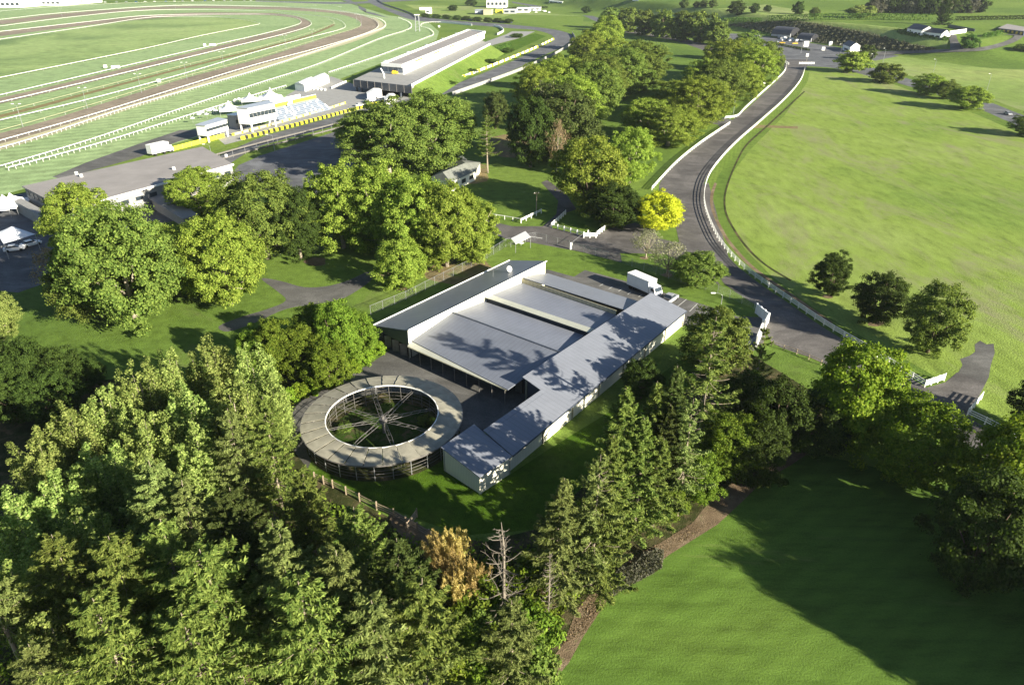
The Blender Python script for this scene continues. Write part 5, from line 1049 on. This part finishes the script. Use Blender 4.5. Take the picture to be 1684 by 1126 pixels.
# pit building: deck on columns, long upper storey
pb = TH('pit_building', at(680, 120), 'long white pit building with grey roof standing on a raised grey deck', 'building'); z = 6
dk = [(581.5, 131), (677, 142), (806, 74), (792, 66), (664, 108), (625, 111)]
P = [at(x, y, z) for x, y in dk]; pb.part(MB().prism([V2(p) for p in P], z-1.2, z), 'deck', M['concrete'])
pb.part(wallseg(V2(P[0]+Vector((-.1, -.3, 0))), V2(P[1]+Vector((0, -.3, 0))), z+.1, z+.1, .3, z-3.6), 'fascia', M['fascia'])
for k in range(9): q = P[0].lerp(P[1], k/8); pb.part(MB().box((q.x, q.y-.55, z-1.7), (.25, .12, 3.6), .05), 'fascia_rib', M['steel'])
for k in (.03, .12, .45, .8):
    q = P[0].lerp(P[1], k); pb.part(MB().tube([(q.x, q.y+2, -.1), (q.x, q.y+2, z-1.2)], [.5, .7], 8), 'column', M['fascia'])
q1, q2 = P[1], P[2]; pb.part(wallseg(V2(q1), V2(q2), z+1.1, z+1.1, .4, z-.2), 'parapet', M['white']); ie = (P[0]-P[1]).normalized()
dd_ = (q2-q1).normalized(); oo = Vector((dd_.y, -dd_.x, 0)); qa = q1+dd_*4
tag(MB().add([qa+oo*.2+Vector((0, 0, -.1)), q2+oo*.2+Vector((0, 0, -.1)), q2+oo*11+Vector((0, 0, -z)), qa+oo*11+Vector((0, 0, -z)), qa-oo*3+Vector((0, 0, -z)), q2-oo*3+Vector((0, 0, -z)), qa-oo*3+Vector((0, 0, -1.3)), q2-oo*3+Vector((0, 0, -1.3))], [(0, 3, 2, 1), (0, 6, 4, 3), (1, 2, 5, 7), (6, 7, 5, 4), (0, 1, 7, 6), (3, 4, 5, 2)]).build('embankment', M['ground']), kind='structure')
zr = 10.6; us = [(628, 106.5), (661.5, 109), (797.5, 53.4), (770, 50.2)]; U = [at(x, y, zr) for x, y in us]; Ui = inset(U, 1.6)
pb.part(MB().prism([V2(p) for p in U], zr-.5, zr), 'roof', M['greyroof']); pb.part(MB().prism([V2(p) for p in Ui], z+.01, zr-.51), 'wall', M['white'])
for a, b in ((0, 1), (1, 2), (2, 3), (3, 0)): pb.part(MB().bar(U[a]+Vector((0, 0, .1)), U[b]+Vector((0, 0, .1)), 1.0, 1.7), 'roof_edge', M['white'])
for k in range(5):
    a, b = U[1].lerp(U[2], .1+k*.18), U[1].lerp(U[2], .17+k*.18); n = (b-a).normalized(); pb.part(MB().bar(a+Vector((n.y, -n.x, 0))*.53, b+Vector((n.y, -n.x, 0))*.53, .08, .8), 'yellow_sign', M['yellow'])
wins(pb, Ui[1], Ui[2], z+.6, z+3.2, 34, 'truckbox', .3, 'garage_door', .1); wins(pb, Ui[0], Ui[1], z+1, z+3.4, 4, 'blue', .12, off=.1)
for k in range(5): q = U[0].lerp(U[3], .08+k*.2); pb.part(MB().box((q.x-2, q.y+.5, zr-2), (5, 4, 4.2), .5), 'stair_tower', M['white'])
d0 = at(632, 129, z); t = TH('roof_dish', d0, 'white spiky dish mast standing on the pit deck', 'dish'); t.part(MB().tube([d0, d0+Vector((0, 0, 2)), d0+Vector((-1.5, 0, 5))], .35, 6), 'mast', M['white'])
bg = at(650, 122, z); bb = TH('yellow_buggy', (bg.x, bg.y, z), 'small yellow vehicle on the deck at the pit building end', 'vehicle'); bb.part(hull(MB(), [(-1.5, .4, 1, .9), (-1, .3, 1.7, 1), (.5, .3, 1.7, 1), (1.6, .4, 1, .8)], .9) if False else MB().box((bg.x, bg.y, z+.9), (3.4, 1.7, 1.2)).box((bg.x-.4, bg.y, z+1.7), (1.8, 1.5, .6)), 'body', M['yelpaint'])
# control tower cabins on legs
def cabin(name, c, zt, zb, label, band, legs=True, roofm='silver', wallm='white', cat='building'):
    P = [at(x, y, zt) for x, y in c]; o = P[0].copy(); o.z = 0; t = TH(name, o, label, cat); t.part(MB().prism([V2(p) for p in P], zt-.3, zt), 'roof', M[roofm])
    Q = inset(P, .3); t.part(MB().prism([V2(p) for p in Q], zb, zt-.31), 'wall', M[wallm])
    i, j = band; wins(t, Q[i], Q[j], zb+(zt-zb)*.40, zb+(zt-zb)*.66, 7, 'glass', .08, off=.08)
    if legs:
        for p in inset(P, 1): t.part(MB().box((p.x, p.y, zb/2), (.5, .5, zb+.1)), 'leg', M['white'])
    return t
cabin('timing_cabin', [(320.5, 205), (337, 206.5), (374, 196), (358, 193)], 6.5, 2.4, 'small grey roofed timing cabin raised on legs at the track side', (1, 2))
cabin('control_tower', [(387, 176.5), (407, 178), (452, 169), (440, 165)], 9.5, 3, 'two-level white control tower with long dark window band', (1, 2))
cabin('race_hut', [(372, 188.5), (386, 190), (402, 187), (392, 184)], 5.5, 0, 'grey hut squeezed between timing cabin and control tower', (1, 2), False, wallm='greywall')
# seating stand
st = TH('seating_stand', at(461, 200), 'track side stand with pale blue seats, white chairs and yellow boards', 'grandstand')
a, b = at(461, 201), at(543, 180); d = (b-a).normalized(); nrm = Vector((-d.y, d.x, 0))
for k in range(8):
    z = .5+k*.55; p, q = a+nrm*k*.9, b+nrm*k*.9; st.part(MB().bar(p+Vector((0, 0, z/2)), q+Vector((0, 0, z/2)), .9, z), 'tier', M['blue'])
p, q = a+nrm*7.6, b+nrm*7.6
for k0, k1 in ((0, .42), (.53, 1)): u_, v_ = p.lerp(q, k0), p.lerp(q, k1); st.part(MB().bar(u_+Vector((0, 0, 5.3)), v_+Vector((0, 0, 5.3)), .15, 1.5), 'yellow_board', M['yellow'])
u_, v_ = p.lerp(q, .44), p.lerp(q, .52); st.part(MB().bar(u_+Vector((0, 0, 5.3)), v_+Vector((0, 0, 5.3)), .15, 1.5), 'white_board', M['white'])
st.part(MB().bar(p+Vector((0, 0, 6.15)), q+Vector((0, 0, 6.15)), .3, .2), 'coping', M['white'])
st.part(MB().prism([V2(p+nrm*.2), V2(q+nrm*.2), V2(q+nrm*9), V2(p+nrm*9)], 3.8, 4.4), 'terrace', M['concrete']); u_, v_ = p+nrm*9.4, q+nrm*9.4
st.part(MB().bar(u_+Vector((0, 0, 5)), v_+Vector((0, 0, 5)), .3, 1.3), 'terrace_wall', M['white']); st.part(MB().prism([V2(p), V2(q), V2(q+nrm*9), V2(p+nrm*9)], 0, 3.79), 'base', M['greywall'])
ch0 = None; rs = random.Random(3)
for k in range(8):
    for j in range(12):
        if rs.random() < .6: continue
        c = a+nrm*(k*.9+.1)+d*((b-a).length*(j+.5+rs.uniform(-.3, .3))/12)-st.loc; z = .5+k*.55
        if ch0 is None: ch0 = MB().box((0, 0, .25), (.7, .5, .45)).box((0, .24, .55), (.7, .1, .5)).build('seat', M['white'], st.o); o = ch0
        else: o = ch0.copy(); COL.objects.link(o)
        o.location = (c.x, c.y, z); o.rotation_euler = (0, 0, math.atan2(d.y, d.x))
# marquees
def marquee(p, wd, h, label, n=1, rz=0, group='white marquees', eave=2.4, dx=None):
    e = empty('marquee', p, rz, label=label, cat='tent', group=group)
    hw = wd/2; zs = [(0, h), (.12, h-.35*(h-eave)), (.35, h-.65*(h-eave)), (.7, h-.9*(h-eave)), (1, eave)]; v = []; fs = []
    for q, z in zs: v += [(-hw*q, -hw*q, z), (hw*q, -hw*q, z), (hw*q, hw*q, z), (-hw*q, hw*q, z)]
    for i in range(4):
        for k in range(4): fs.append((i*4+k, (i+1)*4+k, (i+1)*4+(k+1) % 4, i*4+(k+1) % 4))
    MB().add(v, fs).build('canopy', M['whitec'], e)
    for s_ in ((-1, -1), (1, -1), (1, 1), (-1, 1)): MB().tube([(s_[0]*hw*.97, s_[1]*hw*.97, -.1), (s_[0]*hw*.97, s_[1]*hw*.97, eave)], .06, 6).build('leg', M['metal'], e)
    MB().box((0, -hw, eave-.2), (wd, .04, .5)).build('valance', M['whitec'], e)
    return e
marquee(at(379, 188), 9, 6, 'white peaked marquee behind the timing cabin', rz=.4); marquee(at(447, 168), 11, 7, 'white peaked marquee behind the control tower', rz=.4); marquee(at(413, 172), 9, 5.5, 'white peaked marquee tucked behind the tower roof', rz=.4)
for i, x in enumerate((1, 13, 25)): marquee(at(x, 352-i*3), 8, 5, 'shaded white marquee of the row at the left edge, %s from the left' % ordn(i), rz=.25, group='marquee row at the left edge')
# large square canopy at left edge
cn = TH('shade_canopy', at(25, 430), 'large square white canopy shading parked things at the left edge', 'canopy'); z = 4
C4 = [at(-6, 383, z), at(20, 372, z+.8), at(58, 385, z), at(6, 401, z-.3)]
mb = MB(); n = 8; vs = []; fs = []
for i in range(n+1):
    for j in range(n+1):
        u_, v_ = i/n, j/n; p = (C4[0].lerp(C4[1], u_)).lerp(C4[3].lerp(C4[2], u_), v_); vs.append(p+Vector((0, 0, .9*math.sin(math.pi*u_)*math.sin(math.pi*v_))))
for i in range(n):
    for j in range(n): fs.append((i*(n+1)+j, (i+1)*(n+1)+j, (i+1)*(n+1)+j+1, i*(n+1)+j+1))
cn.part(MB().add(vs, fs), 'canopy', M['whitec'], True)
for p in C4: cn.part(MB().tube([(p.x, p.y, -.1), (p.x, p.y, p.z)], .1, 6), 'leg', M['metal'])
car(at(25, 412), .4, 'carwhite', 'white cart parked under the square canopy, left', 'sedan', 'vehicles under the canopy'); car(at(52, 404), .9, 'carwhite', 'white cart parked under the square canopy, right', 'sedan', 'vehicles under the canopy')
# hospitality tents and containers
def tentrow(name, c, zt, label, mat='white', cat='tent'):
    P = [at(x, y, zt) for x, y in c]; t = TH(name, (P[0].x, P[0].y, 0), label, cat); t.part(MB().prism([V2(p) for p in inset(P, .15)], -.05, zt-.25), 'wall', M[mat])
    m1, m2 = (P[0]+P[1])/2+Vector((0, 0, 1)), (P[2]+P[3])/2+Vector((0, 0, 1)); t.part(MB().add([P[0], P[1], P[2], P[3], m1, m2], [(0, 4, 5, 3), (4, 1, 2, 5), (0, 1, 4), (2, 3, 5), (3, 2, 1, 0)]), 'roof', M[mat]); return t
tentrow('hospitality_tent', [(484, 137.5), (500, 140), (520, 131), (505, 128)], 3.5, 'long white hospitality tent by the running rail'); tentrow('hospitality_tent', [(508, 130), (524, 132), (541, 125), (528, 121)], 3.5, 'white hospitality tent joined to the long one')
tentrow('garage_box', [(631, 207-46), (647, 153.5), (651, 156), (634, 165)], 3, 'low white wall block under the pit deck, left', cat='barrier'); tentrow('garage_box', [(602, 152), (625, 145), (628, 148), (604, 155.5)], 3, 'low white wall block under the pit deck, middle', cat='barrier')
for i, (x, y) in enumerate([(606, 168), (618, 167), (628, 162), (592, 175)]): car(at(x, y), .55, 'carwhite', 'white car parked under the pit deck, %s in the line' % ordn(i), 'sedan', 'cars under the pit deck')
# concrete barriers with yellow blocks
fence('yellow_fence', [(286, 248), (370, 226)], (.8,), 1.5, 4, 'solid yellow fence beside the white horse float', matr='yellow', matp='metal', curve=False, rw=.08, rh=1.5)
fence('yellow_fence', [(384, 223), (452, 205), (530, 183), (567, 171)], (.45,), .9, 5, 'low cream and yellow barrier in front of the stand', matr='tan', matp='yellow', curve=False, rw=.3, rh=.9, pw=.8)
bw = fence('tyre_barrier', [(400, 229.5), (480, 209), (540, 193), (600, 177), (640, 166)], (.6,), 1.25, 3.0, 'dark tyre barrier with evenly spaced yellow blocks along the circuit', matr='black', matp='yellow', curve=False, rw=.6, rh=1.2, pw=1.3, cat='barrier')
fence('barrier_wall', [(719, 144.5), (780, 121), (842, 96), (880, 80), (909, 66)], (.7,), 1.5, 14, 'white and yellow concrete barrier on the inside of the far circuit bend', matr='white', matp='yellow', rw=.3, rh=1.4, pw=2.2, cat='barrier')
fence('barrier_wall', [(744, 157), (842, 122), (890, 101), (925, 83), (945, 68), (941, 56)], (.9,), 1.9, 4, 'grey concrete wall with posts around the outside of the far bend', matr='concrete', matp='metal', rw=.3, rh=1.8, pw=.2, cat='barrier')
fence('barrier_wall', [(340, 272), (384, 259), (442, 243), (500, 228), (560, 212), (575, 207)], (.7, 2.6), 2.8, 5, 'dull wall with debris fencing between circuit and shaded car park', matr='steel', matp='metal', curve=False, rw=.25, rh=.5, pw=.12, cat='barrier')  # dark rail material stands in for tree shade on a paler wall
fence('barrier_wall', [(721, 37.5), (752, 40), (776, 42.5)], (.9,), 1.8, 6, 'bright white barrier at the end of the pit straight', matr='white', matp='white', rw=.4, rh=1.8, cat='barrier')
fence('barrier_wall', [(818, 58), (828, 52), (822, 46), (812, 44)], (.9,), 1.8, 6, 'curved white barrier at the pit exit', matr='white', matp='white', rw=.5, rh=1.8, cat='barrier')
fence('barrier_wall', [(620, 0), (632, 8), (672, 22), (690, 33)], (.9,), 1.6, 8, 'thin dark barrier on the far outer side of the circuit', matr='fascia', matp='metal', rw=.3, rh=1.5, cat='barrier')
fence('crowd_barrier', [(505, 147), (535, 149)], (.5, .9), 1.1, 2.5, 'row of small white bollards by the pit apron', curve=False, rh=.3, pw=.8)
fence('crowd_barrier', [(546, 146), (569, 136)], (.5, .9), 1.1, 2.5, 'short white fence beside the pit apron', curve=False, rh=.3, pw=.5)
fence('farm_fence', [(1250, 452 if False else 460), (1268, 470)], (.5,), .8, 3, 'tiny timber culvert rail by the drain', matr='wood', matp='wood', curve=False) if False else None
for i, (x, y, lb) in enumerate([(174, 113, 'white distance marker beside the inner sand track, left'), (191, 114, 'white starting gate on the inner sand track, left'), (337, 77, 'white distance marker beside the inner sand track, right'), (350, 77, 'white starting gate on the inner sand track, right'), (262, 137, 'small white course sign'), (722, 46, 'white course box by the far rail')]):
    p = at(x, y); t = TH('course_marker', p, lb, 'marker'); L = 5 if i in (1, 3) else 2; t.part(MB().box((p.x, p.y, 1.4), (L, 1.2, 1.6), .4), 'panel', M['white']); t.part(MB().box((p.x-L*.3, p.y, .3), (.2, .2, .7)).box((p.x+L*.3, p.y, .3), (.2, .2, .7)), 'legs', M['metal'])
# people and white chairs seen only as dots by the rail: garden umbrellas
for i, (x, y) in enumerate([(329, 196), (334, 193), (341, 196), (346, 190), (352, 188), (356, 190), (318, 203), (364, 182), (388, 172), (394, 170)]):
    p = at(x, y); e = empty('parasol', p, 0, label='small white parasol on the lawn behind the timing cabin, %s from the front' % ordn(i), cat='parasol', group='white parasols on the rail lawn')
    MB().tube([(0, 0, -.1), (0, 0, 2.4)], .05, 5).build('pole', M['metal'], e); MB().add([(0, 0, 2.7)]+[(1.1*math.cos(k*math.pi/4), 1.1*math.sin(k*math.pi/4), 2.1) for k in range(8)], [(0, k+1, (k+1) % 8+1) for k in range(8)]).build('canopy', M['whitec'], e)
# pitched white shelter by the lawn
s1, s2, s3, s4 = at(840, 392, 2.2), at(864, 380, 2.9), at(872.5, 389, 2.9), at(848, 401, 2.2)
wh = TH('shelter', (s1.x, s1.y, 0), 'white pitched canopy roof beside the lane behind the stables', 'shelter'); wh.part(roofslab([s1, s2, s3, s4], .1), 'roof', M['white'])
f1 = s1+Vector((-1.2, .6, -.9)); f2 = s2+Vector((-1.2, .8, -.9)); wh.part(MB().add([s1, s2, f2, f1, s1+Vector((0, 0, -.06)), s2+Vector((0, 0, -.06)), f2+Vector((0, 0, -.06)), f1+Vector((0, 0, -.06))], [(0, 1, 2, 3), (7, 6, 5, 4), (0, 3, 7, 4), (1, 5, 6, 2), (3, 2, 6, 7)]), 'back_roof', M['truckbox'])
for p in (s1, s2, s3, s4): wh.part(MB().tube([(p.x, p.y, -.1), (p.x, p.y, p.z-.08)], .06, 6), 'leg', M['metal'])
p = at(857, 404); TH('table', p, 'round white table on the grass beside the pitched canopy', 'table').part(MB().tube([(p.x, p.y, 0), (p.x, p.y, .7)], .08, 6).tube([(p.x, p.y, .7), (p.x, p.y, .76)], .7, 16), 'top', M['white'])
# cottage in the trees
ct = TH('cottage', at(745, 290), 'small cottage with mossy grey hipped roofs among the park trees', 'cottage'); z = 3
c = [at(708, 291, z), at(757, 262, z), at(791, 267, z), at(783, 281, z), at(742, 300, z)]; ci = inset(c, .4); ct.part(MB().prism([V2(p) for p in ci], -.1, z-.1), 'wall', M['cream'])
r1, r2 = at(728, 283, 5), at(765, 268, 5)
ct.part(MB().add(c+[r1, r2], [(0, 5, 6, 1), (1, 6, 2), (2, 6, 3), (3, 6, 5, 4), (4, 5, 0), (4, 3, 2, 1, 0)]), 'roof', M['tileroof'])
c2 = [at(731, 267, z), at(760, 256, z), at(768, 262, z), at(740, 274, z)]; ct.part(roofslab(c2, .15), 'porch_roof', M['tileroof'])
w1, w2 = ci[3], ci[4]; wins(ct, w2, w1, 1, 2.2, 3, 'glass', .5)
p = at(717, 264); t = TH('bench_hut', p, 'small white framed dark hut left of the cottage', 'hut'); t.part(MB().box((p.x, p.y, 1.2), (3, 2, 2.4)), 'wall', M['dark']); t.part(MB().box((p.x, p.y, 2.5), (3.4, 2.4, .2)), 'roof', M['concrete'])
# kiosk by the avenue
p = at(1250, 141); t = TH('kiosk', p, 'small white kiosk with grey roof beside the main road', 'kiosk'); t.part(MB().box((p.x, p.y, 1.4), (4.2, 3, 2.8), .3), 'wall', M['white']); t.part(MB().box((p.x, p.y, 2.95), (4.8, 3.6, .25), .3), 'roof', M['silver']); t.part(MB().box((p.x-1.1, p.y-1.5, 1.5), (1, .1, 1.2), .3), 'window', M['glass'])
# yard barns
def barn(px, py, L, R, rz, label, body='silver'):
    p = gat(px, py); e = empty('barn', p, rz, label=label, cat='barn', group='curved roof barns in the sales yard'); n = 12; v = []; fs = []
    for x in (-L/2, L/2): v += [(x, -R*math.cos(math.pi*k/n), R*.8*math.sin(math.pi*k/n)+1.5) for k in range(n+1)]
    for k in range(n): fs.append((k, k+1, n+1+k+1, n+1+k))
    MB().add(v, fs).build('roof', M['darkroof'], e, True)
    MB().box((0, -R, .8), (L, .2, 1.7)).box((0, R, .8), (L, .2, 1.7)).build('wall', M[body], e)
    MB().add([(-L/2+.3, -R*math.cos(math.pi*k/n), R*.8*math.sin(math.pi*k/n)+1.5) for k in range(n+1)]+[(-L/2+.3, R, 0), (-L/2+.3, -R, 0)], [tuple(range(n+3))]).build('end_wall', M['dark'], e)
    MB().add([(L/2-.3, -R*math.cos(math.pi*k/n), R*.8*math.sin(math.pi*k/n)+1.5) for k in range(n+1)]+[(L/2-.3, R, 0), (L/2-.3, -R, 0)], [tuple(range(n+3))]).build('doorway', M['dark'], e)
    MB().box((L/2, -R*.95, 1.5), (.4, .9, 3)).box((L/2, R*.95, 1.5), (.4, .9, 3)).build('door_frame', M['silver'], e)
    return e
barn(1292, 60, 20, 8, -.95, 'large dark curved-roof barn in the sales yard'); barn(1328, 68, 14, 6, -.95, 'smaller dark curved-roof barn right of the large one')
def house(name, c, zb, h, rh, label, wall='white', roof='darkroof', cat='house', ridge=None, nw=3):
    P = [gat(x, y) for x, y in c]; zb = min(p.z for p in P) if zb is None else zb
    t = TH(name, (P[0].x, P[0].y, zb), label, cat); Q = [Vector((p.x, p.y, zb+h)) for p in P]; t.part(MB().prism([V2(p) for p in P], zb-1.5, zb+h), 'wall', M[wall])
    m1 = (Q[0]+Q[3])/2+Vector((0, 0, rh)); m2 = (Q[1]+Q[2])/2+Vector((0, 0, rh)); cen = sum(Q, Vector())/4; ov = [q+(q-cen).normalized()*.7+Vector((0, 0, .02)) for q in Q]
    t.part(MB().add(ov+[m1+(m1-m2).normalized()*.5, m2+(m2-m1).normalized()*.5], [(0, 1, 5, 4), (2, 3, 4, 5), (0, 3, 2, 1)]), 'roof', M[roof])
    t.part(MB().add([Q[0], Q[3], m1+Vector((0, 0, -.1)), Q[1], Q[2], m2+Vector((0, 0, -.1))], [(0, 1, 2), (3, 5, 4)]), 'gable', M[wall])
    if nw: wins(t, P[0], P[1], zb+.8, zb+2.1, nw, 'glass', .5, off=.1)
    return t
h1 = house('house', [(1491, 53), (1514, 60), (1537, 55), (1512, 49)], None, 4, 3.2, 'white farmhouse main wing with dark pitched roof on the hill', nw=4)
house('house', [(1521, 58), (1546, 65), (1562, 61), (1540, 55)], None, 3.6, 3, 'white farmhouse front wing with dark roof and arched door', nw=3)
house('house', [(1385, 82), (1397, 87), (1413, 84), (1402, 79)], None, 4, 2.5, 'white gabled cabin with black roof in the sales yard corner', cat='cabin', nw=1)
g_ = gat(1574, 54); t = TH('garden_wall', g_, 'bright white garden wall curving right of the farmhouse', 'wall'); A, B = gat(1560, 58), gat(1588, 54); t.part(MB().bar(A+Vector((0, 0, 1)), B+Vector((0, 0, 1)), .5, 3.4), 'panel', M['white'])
A, B = gat(1560, 45), gat(1602, 53); t = TH('garden_wall', A, 'dark slatted garden fence behind the white wall', 'fence'); t.part(MB().bar(A+Vector((0, 0, 1)), B+Vector((0, 0, 1)), .3, 2.4), 'panel', M['fascia'])
sh = TH('long_shed', gat(1660, 55), 'long low dark shed with yellow doors at the right edge of the hill', 'shed'); c = [gat(1640, 51), gat(1682, 60), gat(1700, 52), gat(1655, 44)]; zb = min(p.z for p in c)
sh.part(MB().prism([V2(p) for p in inset(c, .6)], zb-1.5, zb+3), 'wall', M['fascia']); sh.part(MB().prism([V2(p) for p in c], zb+3.01, zb+3.4), 'roof', M['greyroof'])
A, B = inset(c, .6)[0], inset(c, .6)[1]; wins(sh, A, B, zb+.2, zb+2.6, 6, 'yelpaint', .55, 'door', .2)
# sales yard sign and boxes
p = at(1325, 79); t = TH('sign_board', p, 'blank white sign panel at the sales yard frontage', 'sign'); t.part(MB().box((p.x, p.y, 3), (4, .3, 4)), 'panel', M['white']); t.part(MB().box((p.x-1.5, p.y, .5), (.2, .2, 1.2)).box((p.x+1.5, p.y, .5), (.2, .2, 1.2)), 'legs', M['metal'])
p = at(1326, 101); t = TH('sign_board', p, 'small white sign standing at the head of the main road', 'sign'); t.part(MB().box((p.x, p.y, 4), (1.8, .2, 2)), 'panel', M['white']); t.part(MB().tube([(p.x, p.y, -.1), (p.x, p.y, 3.2)], .3, 6), 'post', M['steel'])
p = at(1365, 75); t = TH('kiosk', p, 'upright white cabinet in the open sales yard', 'cabinet'); t.part(MB().box((p.x, p.y, 1.6), (2.4, 2, 3.2)), 'wall', M['white']); t.part(MB().box((p.x, p.y, 3.3), (2.7, 2.3, .2)), 'roof', M['fascia'])
p = at(1353, 83); t = TH('kiosk', p, 'low white cabinet near the yard entrance kerb', 'cabinet'); t.part(MB().box((p.x, p.y, 1.2), (2.4, 2, 2.4)), 'wall', M['white']); t.part(MB().box((p.x, p.y, 2.5), (2.6, 2.2, .15)), 'roof', M['silver'])
# far commercial blocks (behind the circuit)
def blk(x0, x1, yb, h, dp, label, wall='white', roof='silver', nw=4, cat='building'):
    A, B = gat(x0, yb), gat(x1, yb); t = TH('warehouse', A, label, cat, 'far commercial buildings'); P = [V2(A), V2(B), (B.x+2, B.y+dp), (A.x+2, A.y+dp)]
    t.part(MB().prism(P, A.z-1, A.z+h), 'wall', M[wall]); t.part(MB().prism([(P[0][0]-.4, P[0][1]-.4), (P[1][0]+.4, P[1][1]-.4), (P[2][0]+.4, P[2][1]), (P[3][0]-.4, P[3][1])], A.z+h+.01, A.z+h+.4), 'roof', M[roof])
    if nw: wins(t, A, B, A.z+h*.35, A.z+h*.75, nw, 'glass' if wall != 'blue' else 'truckbox', .35, off=.1)
for a in [(800, 833, 13, 10, 30, 'tall white far block with blue end at top centre', 'white', 'silver', 5), (781, 799, 24, 5, 18, 'far striped pale shed left of centre yard', 'blue', 'silver', 3), (795, 808, 25, 6, 16, 'far cream round-backed shed in the centre yard', 'tan', 'tan', 0), (815, 825, 22, 5, 10, 'far small yellow and white shed', 'yellow', 'silver', 0), (828, 848, 23, 5, 12, 'far grey shed by the centre yard trees', 'silver', 'white', 2), (850, 870, 21, 6, 14, 'far white shed, left of the cluster right of centre', 'white', 'silver', 2), (690, 706, 17, 3, 10, 'far low white roof in the field hedge', 'white', 'white', 0), (700, 707, 23, 5, 8, 'far square white hut by the field hedge', 'white', 'white', 1),
 (872, 888, 18, 4, 12, 'far white shed, right of the cluster right of centre', 'white', 'white', 2), (903, 925, 6, 4, 12, 'far long white roof at the top edge', 'white', 'white', 3), (1040, 1050, 2, 5, 12, 'far white house at the top edge', 'white', 'silver', 1)]: blk(*a)
for a in [(-30, 34, 13, 9, 60, 'far overexposed white hall at the top left corner', 'white', 'white', 8), (38, 100, 10, 8, 60, 'far white hall second from the top left corner', 'white', 'white', 8), (104, 137, 7, 8, 60, 'far white hall third from the top left corner', 'white', 'white', 6)]: blk(*a)
g = 'cars parked beyond the course'
for i in range(16): car(at(175+i*16+TR.uniform(-3, 3), 4.5-i*.22), TR.uniform(-.2, .2), TR.choice(['carwhite', 'silver', 'bluepaint', 'carwhite']), 'tiny parked car beyond the far rail, %s from the left' % ordn(i), 'sedan', g)
for i in range(7): car(at(872+i*5+TR.uniform(-2, 2), 20+TR.uniform(-2, 2)), TR.uniform(0, 3), 'carwhite', 'tiny white vehicle in the yard right of centre, %s from the left' % ordn(i), 'van' if i % 2 else 'sedan', 'vehicles in the far yard')
for i in range(9): p = at(735+i*13, 31.5+i*.9); t = TH('tyre_stack', p, 'dark tyre bundle along the far circuit edge, %s from the left' % ordn(i), 'tyre stack', 'tyre bundles'); t.part(MB().box((p.x, p.y, .8), (5, 1.6, 1.6)), 'bundle', M['fascia'])

# ------------------------------------------------------------------ haze
hm = bpy.data.materials.new('haze'); hm.use_nodes = True; hn = hm.node_tree; hn.nodes.remove(hn.nodes['Principled BSDF'])
pv = hn.nodes.new('ShaderNodeVolumePrincipled'); pv.inputs['Density'].default_value = .00006; pv.inputs['Color'].default_value = (.85, .93, 1, 1); pv.inputs['Anisotropy'].default_value = .3
hn.links.new(pv.outputs[0], hn.nodes['Material Output'].inputs['Volume'])
hz = MB().box((0, 1900, 31), (6700, 4700, 68)).build('haze', hm); tag(hz, kind='stuff')
